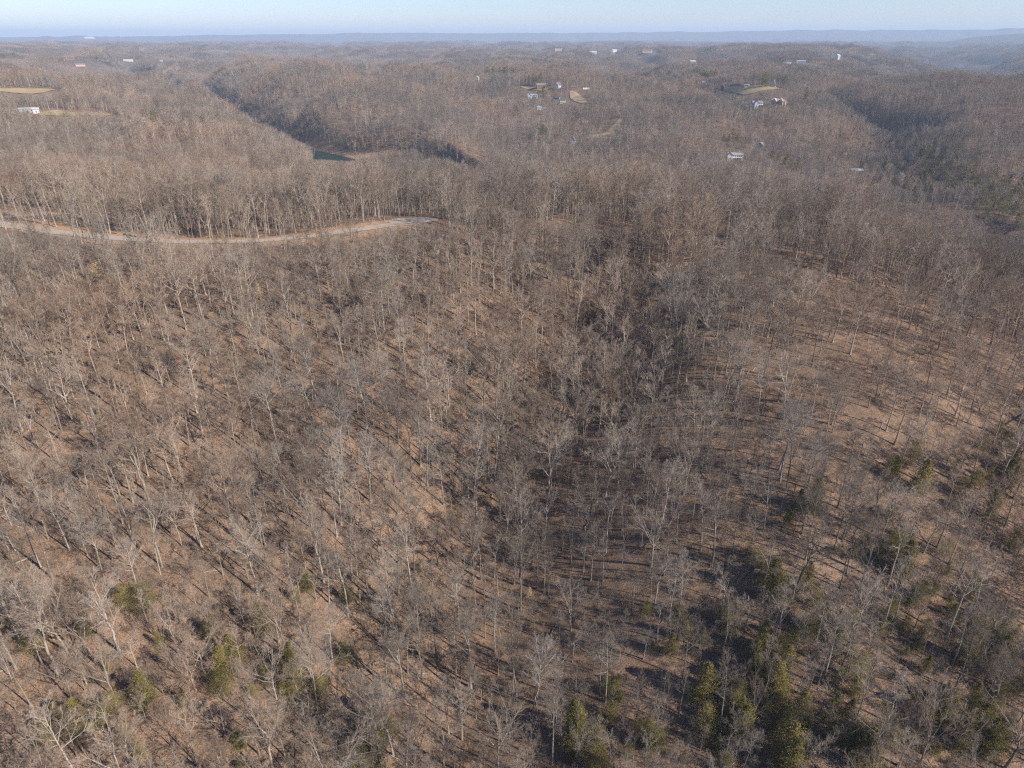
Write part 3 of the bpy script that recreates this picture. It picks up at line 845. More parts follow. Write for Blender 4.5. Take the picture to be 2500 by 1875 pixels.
house(*P(Z3B, 430, 155), 34, 14, 7, 4, (0.56, 0.55, 0.53), rR, -4, 'big white house with red roof on the far ridge', 2, nwin=6, clear=40, sight=300)
house(*P(Z3B, 685, 178), 16, 10, 3.4, 2.6, (0.50, 0.32, 0.26), rR, 5, 'low red roofed house right of the big white one', clear=30, sight=300)
house(*P(Z3B, 1200, 158), 24, 13, 6, 4, (0.62, 0.60, 0.58), rD, 9, 'grey house beside the dark evergreen block on the far ridge', clear=34, sight=300)
house(*P(Z3B, 1470, 132), 34, 16, 8, 5, (0.60, 0.56, 0.50), rG, -6, 'large tan house between dark evergreens on the far ridge', 2, nwin=6, clear=40, sight=300)
house(*P(Z3B, 1742, 108), 16, 14, 12, 5, (0.58, 0.57, 0.54), rW, 60, 'bright white tall house at the right end of the far ridge', 2, nwin=3, clear=34, sight=300)
house(*P(Z3B, 1350, 152), 26, 12, 5, 3, (0.68, 0.64, 0.60), rG, 3, 'pale low house left of the large tan house', clear=34, sight=300)
house(*P(Z2, 1685, 240), 40, 18, 9, 6, (0.56, 0.56, 0.56), rW, 6, 'white buildings of a distant farm near the middle of the plateau', 2, nwin=6, clear=60, sight=500)
house(*P(Z2, 1465, 217), 40, 18, 8, 5, (0.60, 0.46, 0.42), rR, 0, 'faint pinkish distant house left of the distant white farm', 2, nwin=5, clear=60, sight=500)
house(*P(Z2, 1822, 226), 30, 16, 9, 6, (0.72, 0.68, 0.64), rW, 20, 'pale distant house right of a dark tree clump', 2, nwin=4, clear=60, sight=500)
house(*P(Z2, 2030, 230), 44, 18, 8, 5, (0.66, 0.56, 0.52), rR, -6, 'long pinkish distant house farthest right of the distant row', 2, nwin=6, clear=60, sight=500)
house(*P(Z8B, 690, 109), 170, 60, 26, 8, (0.56, 0.56, 0.56), rW, 0, 'gleaming white factory shed near the horizon on the left', name='factory', cat='factory', nwin=7, clear=180, sight=1500, rmin=3000)

# long white horse trailer parked on the far field edge
def trailer(u, v, label):
    x, y, z = ground_at(u, v, 400)
    rt = D.objects.new('trailer', None); COL.objects.link(rt)
    rt.location = (x, y, z + .6); rt.rotation_euler = (0, 0, math.atan2(-x, y) + R(4)); rt['label'] = label; rt['category'] = 'trailer'
    V, Q = box(-6.5, 6.5, -1.3, 1.3, 1.0, 3.9); link('body', mesh_from('body', V, [Q], [paint((0.78, 0.74, 0.73))]), rt)
    for sx in (-4.6, -3.4, 4.2):
        for sy in (-1.2, 1.2):
            a_ = np.arange(14) * 2 * math.pi / 14
            V = np.concatenate([np.stack([sx + .5 * np.cos(a_), np.full(14, sy + s_ * .14), .5 + .5 * np.sin(a_)], 1) for s_ in (-1, 1)])
            j = np.arange(14); Q = np.stack([j, (j + 1) % 14, 14 + (j + 1) % 14, 14 + j], 1)
            link('wheel', mesh_from('wheel', V, [Q, j[None], (27 - j)[None]], [paint((0.02, 0.02, 0.02), 'rubber')]), rt)
    CLEAR.append((x, y, 14)); SIGHT.append((x, y, z + .6, 8, 100))
trailer(*P(Z2B, 1480, 444), 'long white trailer parked at the top edge of the tan field')

# dark car beside the round evergreen
def car(u, v, col, label):
    x, y, z = ground_at(u, v, 400)
    rt = D.objects.new('car', None); COL.objects.link(rt)
    rt.location = (x, y, z + .8); rt.rotation_euler = (0, 0, math.atan2(-x, y) + R(15)); rt['label'] = label; rt['category'] = 'car'
    prof = np.array([(-2.3, .35), (2.3, .35), (2.3, .85), (1.2, 1.0), (.6, 1.5), (-1.1, 1.55), (-1.9, 1.0), (-2.3, .95)])
    V = np.concatenate([np.stack([prof[:, 0], np.full(8, s_ * .9), prof[:, 1]], 1) for s_ in (-1, 1)])
    j = np.arange(8); Q = np.stack([j, (j + 1) % 8, 8 + (j + 1) % 8, 8 + j], 1)
    link('body', mesh_from('body', V, [Q, j[::-1][None], (8 + j)[None]], [paint(col, 'car')]), rt)
    V, Q = box(-1.4, .8, -.93, .93, 1.02, 1.4); link('window', mesh_from('window', V, [Q], [M_GLASS]), rt)
    for sx in (-1.4, 1.4):
        for sy in (-.85, .85):
            a_ = np.arange(12) * 2 * math.pi / 12
            V = np.concatenate([np.stack([sx + .36 * np.cos(a_), np.full(12, sy + s_ * .11), .36 + .36 * np.sin(a_)], 1) for s_ in (-1, 1)])
            j = np.arange(12); Q = np.stack([j, (j + 1) % 12, 12 + (j + 1) % 12, 12 + j], 1)
            link('wheel', mesh_from('wheel', V, [Q, j[None], (23 - j)[None]], [paint((0.02, 0.02, 0.02), 'rubber')]), rt)
    CLEAR.append((x, y, 6)); SIGHT.append((x, y, z + .6, 5, 50))
car(*P(Z4B, 1965, 596), (0.03, 0.04, 0.07), 'dark blue car parked right of the dark round evergreen')
car(*P(Z4B, 1935, 604), (0.6, 0.62, 0.64), 'silver car parked between the round evergreen and the dark car')

# ------------------------------------------------------------------ sources for copies (not linked to the scene themselves)
def as_obj(name, G, mats):
    return D.objects.new(name, G.mesh(name, mats))
srcs = D.collections.new('woodland_kinds')       # never linked to the scene
MM = [M_BARK, M_TWIG]
kinds = []     # (style, lod) per source in alphabetical order
near_meshes = []
styles0 = ['tall', 'spread', 'fork', 'slim', 'vase', 'open', 'tall', 'fork', 'slim', 'spread', 'vase', 'tall', 'open', 'fork', 'spread', 'slim', 'open', 'tall']
for q, st in enumerate(styles0):
    T, C = make_tree(100 + q, st, 25.0, 0, split=True)
    near_meshes.append((st, T.mesh('trunk', MM), C.mesh('crown', MM)))
def add_src(tag_, G, mats=MM):
    o = as_obj('kind_%03d_%s' % (len(kinds), tag_), G, mats); srcs.objects.link(o); kinds.append(tag_); return len(kinds) - 1
LOD = {0: [], 1: [], 2: []}
for q, st in enumerate(['tall', 'spread', 'fork', 'slim', 'vase', 'open', 'tall', 'slim', 'fork', 'spread', 'open', 'tall', 'vase']):
    LOD[0].append((st, add_src('bare_tree', make_tree(200 + q, st, 25.0, 0)[0])))
for q, st in enumerate(['tall', 'spread', 'fork', 'slim', 'open', 'tall', 'vase']):
    LOD[1].append((st, add_src('bare_tree', make_tree(300 + q, st, 25.0, 1)[0])))
for q, st in enumerate(['tall', 'spread', 'fork', 'open', 'tall', 'vase']):
    LOD[2].append((st, add_src('bare_tree', make_tree(400 + q, st, 25.0, 2)[0])))
PATCH = [add_src('far_wood', make_patch(500 + q)) for q in range(5)]
SHRUB = [add_src('shrub', make_shrub(600 + q), [M_BRUSH]) for q in range(5)]

# ------------------------------------------------------------------ where trees may stand
def road_d(x, y): return np.minimum(seg_dist(x, y, ROADP), seg_dist(x, y, SIDEP))
def allowed(x, y, margin=0.0):
    ok = road_d(x, y) > 6.5 + margin
    ok &= river_d(x, y) > np.where(x < -180, 57, 53)
    for cx, cy_, cr in CLEAR:
        m = (np.abs(x - cx) < cr) & (np.abs(y - cy_) < cr)
        if m.any(): ok &= ~(m & (np.hypot(x - cx, y - cy_) < cr * .75))
    for poly in CLEARPOLY:
        lo, hi = poly.min(0), poly.max(0)
        m = (x > lo[0]) & (x < hi[0]) & (y > lo[1]) & (y < hi[1])
        if m.any():
            k = np.nonzero(m)[0]; ok[k] &= ~in_poly(x[k], y[k], poly)
    return ok

def sight_limit(x, y, z, H):
    """largest height that leaves the openings (roads, fields, houses) in view; trees lean back from them in the photo"""
    r = np.hypot(x, y); lim = np.full(len(x), 1e3)
    for sx, sy, sz, hw, ln in SIGHT:
        R0 = math.hypot(sx, sy); ux, uy = sx / R0, sy / R0
        along = x * ux + y * uy; lat = np.abs(x * uy - y * ux)
        m = (along < R0 - 1) & (along > R0 - ln) & (lat < hw)
        if m.any():
            line = CAM_Z + (sz - CAM_Z) * along[m] / R0
            lim[m] = np.minimum(lim[m], line - z[m])
    return lim
# the river notch and the road are seen through gaps
rnd_ = random.Random(4)
def river_sight():
    for u in np.arange(316, 354, 3.0):
        x, y, z = ground_at(u, 159.5 + (u - 316) * .05, 500)
        SIGHT.append((x, y, z, 5, 900))
CLEAR.append((-46, 319, 15))
for k_ in range(-3, 4):
    SIGHT.append((-46 + k_ * 4.5, 315, CAM_Z - 77, 3, 90))
river_sight()
for k_ in range(len(TRACK) - 1):
    for f_ in (0, .2, .4, .6, .8):
        x_ = TRACK[k_][0] * (1 - f_) + TRACK[k_ + 1][0] * f_; y_ = TRACK[k_][1] * (1 - f_) + TRACK[k_ + 1][1] * f_
        if rnd_.random() < .3: SIGHT.append((x_, y_, h1(x_, y_), 4, 45))
for u in (990, 1000, 1010, 1020):
    x_, y_, z_ = ground_at(u, 236, 300); SIGHT.append((x_, y_, z_, 6, 300))

rng = np.random.RandomState(11)
def jitter_grid(r0, r1, az0, az1, sp, jit=.48):
    X0, X1 = -r1, r1
    nx = int(2 * r1 / sp)
    gx_, gy_ = np.meshgrid(np.arange(-nx // 2, nx // 2) * sp, np.arange(0 if r0 > 60 else 0, int(r1 / sp)) * sp)
    gx_ = gx_.ravel() + (rng.rand(gx_.size) - .5) * 2 * jit * sp; gy_ = gy_.ravel() + (rng.rand(gy_.size) - .5) * 2 * jit * sp
    r = np.hypot(gx_, gy_); a_ = np.arctan2(gx_, gy_)
    m = (r >= r0) & (r < r1) & (a_ > az0) & (a_ < az1)
    return gx_[m], gy_[m]

# visibility of the canopy from the drone, with a generous margin
_az = np.linspace(R(-46), R(46), 300); _rr = np.geomspace(300, 14000, 700)
_a, _r = np.meshgrid(_az, _rr, indexing='ij')
_hz = height(np.sin(_a) * _r, np.cos(_a) * _r)
_sl = (_hz + 17 - CAM_Z) / _r
_run = np.maximum.accumulate(_sl, 1)
_run = np.concatenate([np.full((300, 6), -9.0), _run[:, :-6]], 1)
def hidden(x, y, z, top=27.0, marg=0.006):
    r = np.hypot(x, y); a_ = np.arctan2(x, y)
    i = np.clip(np.round((a_ - _az[0]) / (_az[1] - _az[0])).astype(int), 0, 299)
    j = np.clip(np.round(np.log(r / 300) / math.log(14000 / 300) * 699).astype(int), 0, 699)
    return ((z + top - CAM_Z) / r) < _run[i, j] - marg * np.clip(900 / r, .25, 1)

# ------------------------------------------------------------------ evergreens
M_NEEDLE = None
def mat_needles(name, a_, b_, c_):
    m, nt, b = newmat(name)
    v, _ = per_tree(nt)
    base = ramp(nt, [(0.0, a_), (0.5, b_), (1.0, c_)], v)
    tc = nt.nodes.new('ShaderNodeTexCoord')
    n = noise(nt, tc.outputs['Object'], 1.2, 3)
    c = mixc(nt, ramp(nt, [(0.40, (0, 0, 0)), (0.70, (0.75, 0.75, 0.75))], n), base, (0.215, 0.17, 0.052))
    nt.links.new(c, b.inputs['Base Color'])
    return m
M_NEEDLE = mat_needles('needles', (0.085, 0.084, 0.028), (0.145, 0.122, 0.034), (0.205, 0.160, 0.046))
M_TANLEAF = mat_needles('dead_leaves', (0.50, 0.36, 0.20), (0.58, 0.44, 0.26), (0.62, 0.48, 0.30))
ever = {}
for form, n_ in (('cone', 3), ('round', 3), ('pine', 2)):
    for lod in (0, 1):
        ever[form, lod] = []
        for q in range(n_):
            T, C = make_evergreen(700 + q * 7 + len(form), 13.0, form, lod)
            ever[form, lod].append((T.mesh('trunk', [M_BARK]), C.mesh('crown', [M_NEEDLE])))

def rav_x(y): return np.interp(y, [60, 88, 135, 177, 212, 245, 282, 300], [-16, -16, -18, 2, 34, 50, 54, 56])
def zone(x, y):
    r = math.hypot(x, y)
    if r > 1900: return 'on the far plateau'
    if r > 430:
        if x < -180 and y < 1400: return 'on the left hill'
        if x > 330 and y < 1150: return 'in the right valley'
        return 'across the river'
    if y > 270: return 'by the road' if x < 0 else 'on the crest'
    if x < -45 + 0.1 * (y - 60): return 'on the left slope'
    if x < 20 + 0.15 * (y - 60): return 'in the ravine'
    if y > 125 and x < 110: return 'on the knoll flank'
    return 'on the right slope'

_ONES = 'zero one two three four five six seven eight nine ten eleven twelve thirteen fourteen fifteen sixteen seventeen eighteen nineteen'.split()
_TENS = 'zero ten twenty thirty forty fifty sixty seventy eighty ninety'.split()
def say(n):
    n = int(min(max(round(n), 0), 99))
    if n < 20: return _ONES[n]
    return _TENS[n // 10] + ('-' + _ONES[n % 10] if n % 10 else '')
used_labels = set()
def place_label(head, zn, u, v):
    up, vp = u / 10.24, v / 7.68
    for k in range(49):
        s = '%s %s, crown %s percent across, %s down' % (head, zn, say(up + (0, .5, -.5, 1, -1, 1.5, -1.5)[k % 7]), say(vp + (0, .5, -.5, 1, -1, 1.5, -1.5)[k // 7]))
        if s not in used_labels:
            used_labels.add(s); return s
    return s

n_near_ev = 10 ** 6
EV = []      # (x, y, z, H, form)
def ev_at(crop, x, y, wpx, form=None, Hmax=12.5):
    u, v = P(crop, x, y)
    wp = wpx / crop[2] * 0.4096
    X, Y, Zz = ground_at(u, v + wp * .55)
    dist = project(X, Y, Zz)[2]
    dia = wp * dist / F * 1.2
    if form is None: form = 'cone' if (len(EV) * 7) % 5 < 2 else 'round'
    H = float(np.clip(dia / .50 * (1.25 if len(EV) >= n_near_ev else 1.0), 5, Hmax))
    if form == 'round' and H > 8.5 and Hmax < 13 and len(EV) % 5: form = 'cone'; H = min(H * 1.12, 13.5)
    EV.append((X, Y, Zz, H, form))
    if len(EV) > n_near_ev: SIGHT.append((X, Y, Zz + H * .4, dia * .45, 140))
Z7 = (1650, 1275, 2.602); Z6 = (1650, 700, 2.602); Z8 = (0, 1275, 2.602); Z9 = (800, 1275, 2.602); Z1 = (0, 40, 2.602); Z3 = (1650, 40, 2.602)
Z5 = (800, 900, 2.602); Z4 = (0, 500, 2.602)
for e in [(600,390,140),(560,340,90),(640,470,90),(820,380,110),(1430,310,120),(1425,260,80),(1860,440,80),(1010,700,110),(750,720,90),(540,800,120),(610,1030,170),(480,880,110),(330,690,90),(420,1260,120),(390,1340,120),
          (260,1420,70),(320,1540,60),(770,1230,130),(820,1300,80),(970,1230,110),(1130,1060,80),(680,1440,150),(700,1540,150),(1170,1430,160),(1200,1530,120),(1840,840,110),(1890,790,90),(1930,1290,130),(1700,1230,150),
          (1780,1400,120),(1480,1380,80),(1560,690,70),(1350,600,80),(1580,920,50),(2180,1050,70),(2060,680,60),(170,1060,130),(290,600,60),(120,1100,90),(1380,140,70),(1120,200,60),(1790,1330,100),(1960,1400,120),(2050,820,90),
          (660,930,120),(560,1100,110),(640,1120,100),(1250,1380,90),(1640,1290,110),(1850,1180,90),(1890,1100,80),(2030,1330,90),(1100,640,70),(1290,680,70),(860,690,80),(230,1300,60),(1950,640,70),(1700,180,60),(1640,440,60)]:
    ev_at(Z7, *e)
for e in [(860,1390,110),(2075,1030,70),(1350,1160,50),(1540,1260,100),(2110,1130,90),(1970,1450,100),(1360,1440,70),(1890,1250,60),(1800,1290,60),(2110,1240,80)]: ev_at(Z6, *e)
for e in [(560,690,60),(20,620,110),(240,780,90),(940,510,90),(1340,680,80),(1680,660,110),(1490,830,110),(1410,950,120),(1420,1060,80),(1850,950,150),(1880,1080,90),(1820,1060,80),(940,1100,120),(560,1250,120),(640,1240,110),
          (400,1230,80),(280,1300,80),(300,1430,70),(740,1150,60),(1030,770,60),(1960,400,70),(1880,470,60),(2040,1070,80),(1540,1390,70),(900,1460,90),(480,1300,90),(700,1180,70),(1500,900,90)]: ev_at(Z8, *e)
for e in [(270,1250,110),(310,1340,130),(270,1440,130),(320,1510,110),(1560,1310,140),(1570,1400,110),(1600,1260,90),(120,850,70),(130,480,80),(1800,1220,70),(2020,580,60),(2040,1290,80),(2080,1400,90),(2180,800,90),(1830,1080,50)]: ev_at(Z9, *e)
_er = np.random.RandomState(21)
for X_0, Y_0, Z_0, H_0, f_0 in list(EV):
    for q in range((1 if _er.rand() < .6 else 2) if X_0 > 5 else (1 if _er.rand() < .3 else 0)):
        aa = _er.rand() * 6.28; dd0 = 3.0 + 5.5 * _er.rand(); X_1, Y_1 = X_0 + dd0 * math.cos(aa), Y_0 + dd0 * math.sin(aa)
        EV.append((X_1, Y_1, h1(X_1, Y_1), float(np.clip(H_0 * (.45 + .45 * _er.rand()), 3, 8)), 'round' if _er.rand() < .6 else 'cone'))
n_near_ev = len(EV)
for e in [(670,270,100,'pine'),(450,320,60),(540,310,70),(590,330,60),(20,150,80,'pine'),(160,160,60,'pine'),(740,500,90),(900,525,50),(700,560,60),(700,1270,90),(770,1290,70),(640,1280,60),(1010,1240,60),(910,1370,60),(1100,400,40),(245,870,60),(1960,330,30)]: ev_at(Z2B, *e[:3], form=e[3] if len(e) > 3 else None, Hmax=20)
for e in [(1010,355,50,'pine'),(1050,358,40,'pine'),(1095,352,50,'pine'),(1125,362,45,'pine'),(240,322,60,'pine'),(215,332,40,'pine'),(265,318,40,'pine'),(605,350,22,'round'),(595,945,34,'round'),(2105,382,50,'pine'),(2165,382,30,'pine'),(1920,405,34,'pine'),
          (1780,212,34,'pine'),(340,250,40,'pine'),(370,250,40,'pine'),(190,248,30,'pine'),(430,310,30,'pine'),(380,310,30,'pine'),(96,320,30,'pine'),(590,940,30,'cone')]: ev_at(Z2, e[0], e[1], e[2], e[3], 22)
for e in [(215,265,60,'pine'),(290,300,70,'pine'),(330,305,70,'pine'),(370,310,60,'pine'),(415,295,60,'pine'),(260,290,50,'pine'),(950,350,60,'round'),(935,375,50,'round'),(980,385,50,'round'),(1400,520,44,'cone'),(1400,560,40,'cone'),(1170,400,40,'round'),
          (1080,170,40,'round'),(1110,168,44,'round'),(1140,166,40,'round'),(1165,168,36,'round'),(1435,135,40,'round'),(1530,125,44,'round'),(1510,120,36,'round'),(1650,120,40,'round'),(580,140,34,'pine'),(632,150,34,'round')]: ev_at(Z3B, e[0], e[1], e[2], e[3], 22)
for e in [(360,765,60),(330,800,50),(385,800,50),(425,820,46),(300,800,50),(640,935,50),(680,955,50),(720,975,50),(750,995,50),(600,915,40),(700,915,60),(770,950,50),(815,520,36),(1300,375,70),(1340,382,50),(1745,800,50),(1630,835,40),(1780,910,50),
          (1690,890,40),(1600,920,44),(1900,940,50),(2020,1030,50),(1960,1260,60),(2080,1280,60),(2150,1330,60),(2000,1200,60),(2120,1150,60),(1930,1180,60),(1450,1110,50),(1380,1090,50),(1580,1130,50),(1240,1080,50),(2180,1200,60),
          (1850,1000,50),(2100,1080,50),(1820,820,40),(1540,900,50),(1640,960,50),(1730,980,50),(1800,1060,50),(1900,1080,50),(1980,1130,50),(2060,1200,60),(2040,1260,60),(2130,1250,60),(2190,1290,60),(1650,1060,50),(1560,1020,40),(1720,1100,50),(2170,1100,50),(1500,1160,40),(1880,1240,50)]: ev_at(Z3, *e, Hmax=18)
for e in [(990,690,62,'round'),(1092,262,20,'round'),(2082,312,22,'round'),(620,260,50,'pine'),(590,262,36,'pine'),(95,225,50,'pine'),(1750,240,14,'round'),(1065,200,16,'round')]: ev_at(Z1, e[0], e[1], e[2], e[3], 20)

for q in range(190):
    u_ = 1024 - 215 * _er.rand() ** 1.25; v_ = 128 + (.30 * (u_ - 809)) * .9 + 30 * _er.rand()
    if v_ > 222 or _er.rand() < .2: continue
    X_1, Y_1, Z_1 = ground_at(u_, v_, 420)
    if Y_1 < 480 or Y_1 > 1500 or river_d(X_1, Y_1) < 60: continue
    if min((e[0] - X_1) ** 2 + (e[1] - Y_1) ** 2 for e in EV) < 64: continue
    EV.append((X_1, Y_1, Z_1, 12 + 8 * _er.rand(), 'round' if _er.rand() < .5 else 'cone'))
ex = [np.array([e[0] for e in EV]), np.array([e[1] for e in EV])]
er = np.random.RandomState(3)
for k, (X, Y, Zz, H, form) in enumerate(EV):
    lod = 0 if k < n_near_ev else 1
    lst = ever[form, lod]; T, C = lst[k % len(lst)]
    name = 'pine_tree' if form == 'pine' else ('hemlock_tree' if form == 'cone' else 'cedar_tree')
    rt = D.objects.new(name, None); COL.objects.link(rt)
    s = H / 13.0
    wdt = s * (0.95 + .3 * er.rand())
    rt.location = (X, Y, Zz); rt.rotation_euler = (er.normal() * .03, er.normal() * .03, er.rand() * 6.28); rt.scale = (wdt, wdt, s)
    u, v, _d = project(X, Y, Zz + H * .5)
    head = {'pine': 'dark high crowned pine', 'cone': 'olive green cone shaped evergreen', 'round': 'olive green rounded evergreen'}[form]
    if H < 8: head = 'small ' + head
    elif H > 14 and form != 'pine': head = 'tall ' + head
    rt['label'] = place_label(head, zone(X, Y), u, v)
    rt['category'] = 'evergreen tree'
    rt['group'] = 'evergreens under the bare trees' if k < n_near_ev else 'evergreens on the far hills'
    link('trunk', T, rt); link('crown', C, rt)

# young beeches that keep their tan dead leaves
TB, CB = make_evergreen(900, 13.0, 'round', 1)
tbm, cbm = TB.mesh('trunk', [M_BARK]), CB.mesh('crown', [M_TANLEAF])
BE = [(Z4, 640, 470, 70, 'on the left slope below the road'), (Z4, 1650, 575, 50, 'on the slope right of the bigger tan one'), (Z4, 510, 625, 40, 'left of the slope centre, low and wide'),
      (Z4, 790, 552, 30, 'between the two larger tan ones'), (Z9, 500, 690, 50, 'beside the dark gully in the ravine'), (Z9, 1280, 455, 40, 'reddish tan in the ravine'), (Z4, 915, 475, 24, 'just right of the biggest tan one')]
for c_, x_, y_, w_, lab in BE:
    u, v = P(c_, x_, y_); X, Y, Zz = ground_at(u, v + w_ / c_[2] * .2); dist = project(X, Y, Zz)[2]
    H = float(np.clip(w_ / c_[2] * .4096 * dist / F / .5, 3, 9))
    rt = D.objects.new('beech_sapling', None); COL.objects.link(rt); rt.location = (X, Y, Zz); rt.rotation_euler = (0, 0, w_); rt.scale = (H / 13,) * 3
    rt['label'] = 'small beech sapling with tan dead leaves ' + lab; rt['category'] = 'sapling'; rt['group'] = 'tan leaved beech saplings'
    link('trunk', tbm, rt); link('crown', cbm, rt)

# ------------------------------------------------------------------ bare trees: the ones read off the photograph
HERO = []
def heroes(crop, rows):
    for bx, by, tx, ty, st in rows:
        (u0, v0), (u1, v1) = S(*crop, (bx, by), (tx, ty))
        X, Y, Zz = ground_at(u0, v0)
        L = math.hypot(u1 - u0, v1 - v0)
        Hs = np.linspace(6, 36, 61); uu, vv, _ = project(X, Y, Zz + Hs)
        pl = np.hypot(uu - u0, vv - v0)
        H = float(np.clip(np.interp(L, pl, Hs), 10, 27))
        HERO.append((X, Y, Zz, H, st))
heroes(Z8, [(730,1115,650,760,'vase'),(1035,1085,970,850,'spread'),(1300,960,1270,710,'vase'),(1660,1320,1600,900,'fork'),(1810,1490,1810,1080,'vase'),(1650,1480,1580,1160,'fork'),(1980,870,1880,600,'vase'),(2110,870,2060,540,'tall'),
            (1770,540,1740,260,'vase'),(890,480,800,130,'tall'),(720,610,600,380,'tall'),(1330,480,1220,220,'tall'),(200,1170,100,760,'tall'),(465,1140,370,830,'spread'),(380,600,290,290,'tall'),(520,670,450,480,'fork'),(1225,700,1110,540,'spread'),
            (1575,700,1490,480,'slim'),(870,920,790,700,'open'),(1435,1360,1390,1100,'spread'),(2160,1420,2130,1080,'spread'),(1085,1420,1040,1170,'spread'),(830,1520,790,1350,'vase'),(1940,290,1900,30,'tall'),(940,640,860,480,'slim')])
heroes(Z5, [(1400,850,1360,330,'spread'),(450,1240,450,680,'vase'),(910,1140,890,800,'open'),(350,1190,290,850,'fork'),(1680,1100,1700,700,'vase'),(1550,660,1520,380,'tall'),(1115,580,1120,120,'fork'),(1225,1530,1130,1060,'fork'),(1880,1230,1880,820,'spread'),
            (190,280,180,-40,'tall'),(550,1290,560,950,'tall'),(1660,640,1660,400,'fork'),(180,1200,150,830,'tall'),(1940,1500,1950,1330,'fork'),(990,350,990,-20,'slim'),(1325,1400,1340,1080,'slim'),(250,690,280,500,'spread'),(680,950,680,780,'slim'),(1890,610,1890,300,'slim')])
heroes(Z6, [(510,860,500,420,'tall'),(1015,530,1070,320,'open'),(1000,780,1080,560,'vase'),(1220,770,1320,500,'open'),(1100,1120,1250,880,'open'),(1205,1120,1330,930,'open'),(930,1220,990,950,'spread'),(1165,1420,1300,1200,'open'),
            (1560,980,1760,750,'open'),(2080,880,2210,800,'open'),(1920,660,1990,360,'tall'),(1640,840,1780,620,'slim'),(790,940,850,680,'fork'),(690,380,700,100,'tall'),(980,290,1030,20,'fork'),(1460,690,1560,450,'open'),(595,1390,600,1150,'fork'),(1400,700,1460,520,'slim'),(1170,1320,1220,1190,'open'),(1090,1290,1160,1180,'open')])
heroes(Z7, [(440,680,470,440,'spread'),(145,920,140,680,'spread'),(205,1090,220,900,'slim'),(910,1230,950,1000,'open'),(1370,1000,1480,820,'slim'),(1340,1270,1560,1020,'open'),(1560,860,1660,640,'open'),(980,640,1080,480,'open'),(75,1540,80,1330,'spread'),(290,560,310,400,'open'),
            (40,1000,30,640,'tall'),(55,430,60,200,'open'),(2000,790,2090,640,'slim'),(1530,470,1640,330,'vase')])
heroes(Z4, [(800,1650,700,1280,'fork'),(380,1650,260,1340,'open'),(630,1130,480,740,'tall'),(325,640,180,320,'tall'),(1640,1600,1620,1060,'open'),(1510,1020,1460,680,'tall'),(1960,1530,1950,1160,'spread'),(2020,500,2030,280,'spread'),(1100,900,960,600,'tall'),
            (1975,1110,1970,850,'slim'),(1725,1420,1720,1180,'open'),(795,1190,700,850,'tall'),(2190,880,2190,430,'slim'),(1420,1400,1360,1200,'slim'),(220,1320,150,1020,'tall'),(1000,1500,930,1330,'fork'),(920,1060,870,780,'slim'),(2140,1180,2130,900,'slim')])
heroes(Z9, [(910,1050,910,560,'fork'),(815,1060,780,640,'tall'),(1140,1320,1140,1000,'spread'),(365,1300,345,950,'open'),(85,1420,50,1170,'open'),(1545,690,1560,340,'vase'),(1595,1240,1610,980,'spread'),(1555,890,1560,700,'open'),(2005,870,2010,650,'spread'),
            (235,1260,190,940,'tall'),(265,730,230,540,'slim'),(150,1130,130,930,'fork'),(1750,650,1780,440,'fork'),(1950,1300,1980,1000,'vase'),(1600,1540,1560,1300,'vase'),(2090,1320,2100,1180,'open'),(1690,1480,1690,1240,'spread'),(995,1540,990,1380,'spread'),(1310,720,1310,470,'slim'),(740,1540,740,1260,'vase'),(1790,1530,1780,1400,'spread'),(2010,1540,2000,1390,'spread'),(160,900,160,700,'spread')])

NS_TREE = 7.0
TX, TY, TH, TS = [list(c) for c in zip(*[(h[0], h[1], h[3], h[4]) for h in HERO])]
n_hero = len(TX)
def thin(x, y, keepx, keepy, dmin):
    """drop points nearer than dmin to the kept ones (cell lookup)"""
    cell = {}
    for a_, b_ in zip(keepx, keepy): cell.setdefault((int(a_ // dmin), int(b_ // dmin)), []).append((a_, b_))
    ok = np.ones(len(x), bool)
    for k in range(len(x)):
        i0, j0 = int(x[k] // dmin), int(y[k] // dmin)
        for i_ in (i0 - 1, i0, i0 + 1):
            for j_ in (j0 - 1, j0, j0 + 1):
                for a_, b_ in cell.get((i_, j_), ()):
                    if (a_ - x[k]) ** 2 + (b_ - y[k]) ** 2 < dmin * dmin: ok[k] = False
    return ok
x, y = jitter_grid(50, 430, R(-52), R(54), 4.9)
keep = rng.rand(len(x)) < 0.86
# groves and thinner places
dens = vnoise(x / 28.0 + 4, y / 28.0 + 9) + .5 * np.exp(-((x - rav_x(y)) / 30) ** 2) * (y < 300)
keep &= rng.rand(len(x)) < 0.86 + 0.30 * dens
knoll = np.hypot((x - 108) / 38, (y - 178) / 36) < 1
keep &= ~knoll | (rng.rand(len(x)) < 0.66)
keep &= allowed(x, y)
x, y = x[keep], y[keep]
ok = thin(x, y, TX[:n_hero], TY[:n_hero], 5.0)
x, y = x[ok], y[ok]
H_ = (11 + 13.5 * rng.rand(len(x)) ** 1.1) * (1 + .20 * smooth(240, 310, np.hypot(x, y)))
ravine = np.exp(-((x - rav_x(y)) / 34) ** 2) * (y < 300)
H_ *= 0.93 + 0.16 * ravine
stn = np.array(['tall', 'slim', 'spread', 'fork', 'open', 'vase'])
S_ = stn[rng.choice(6, len(x), p=[.30, .20, .14, .16, .12, .08])]
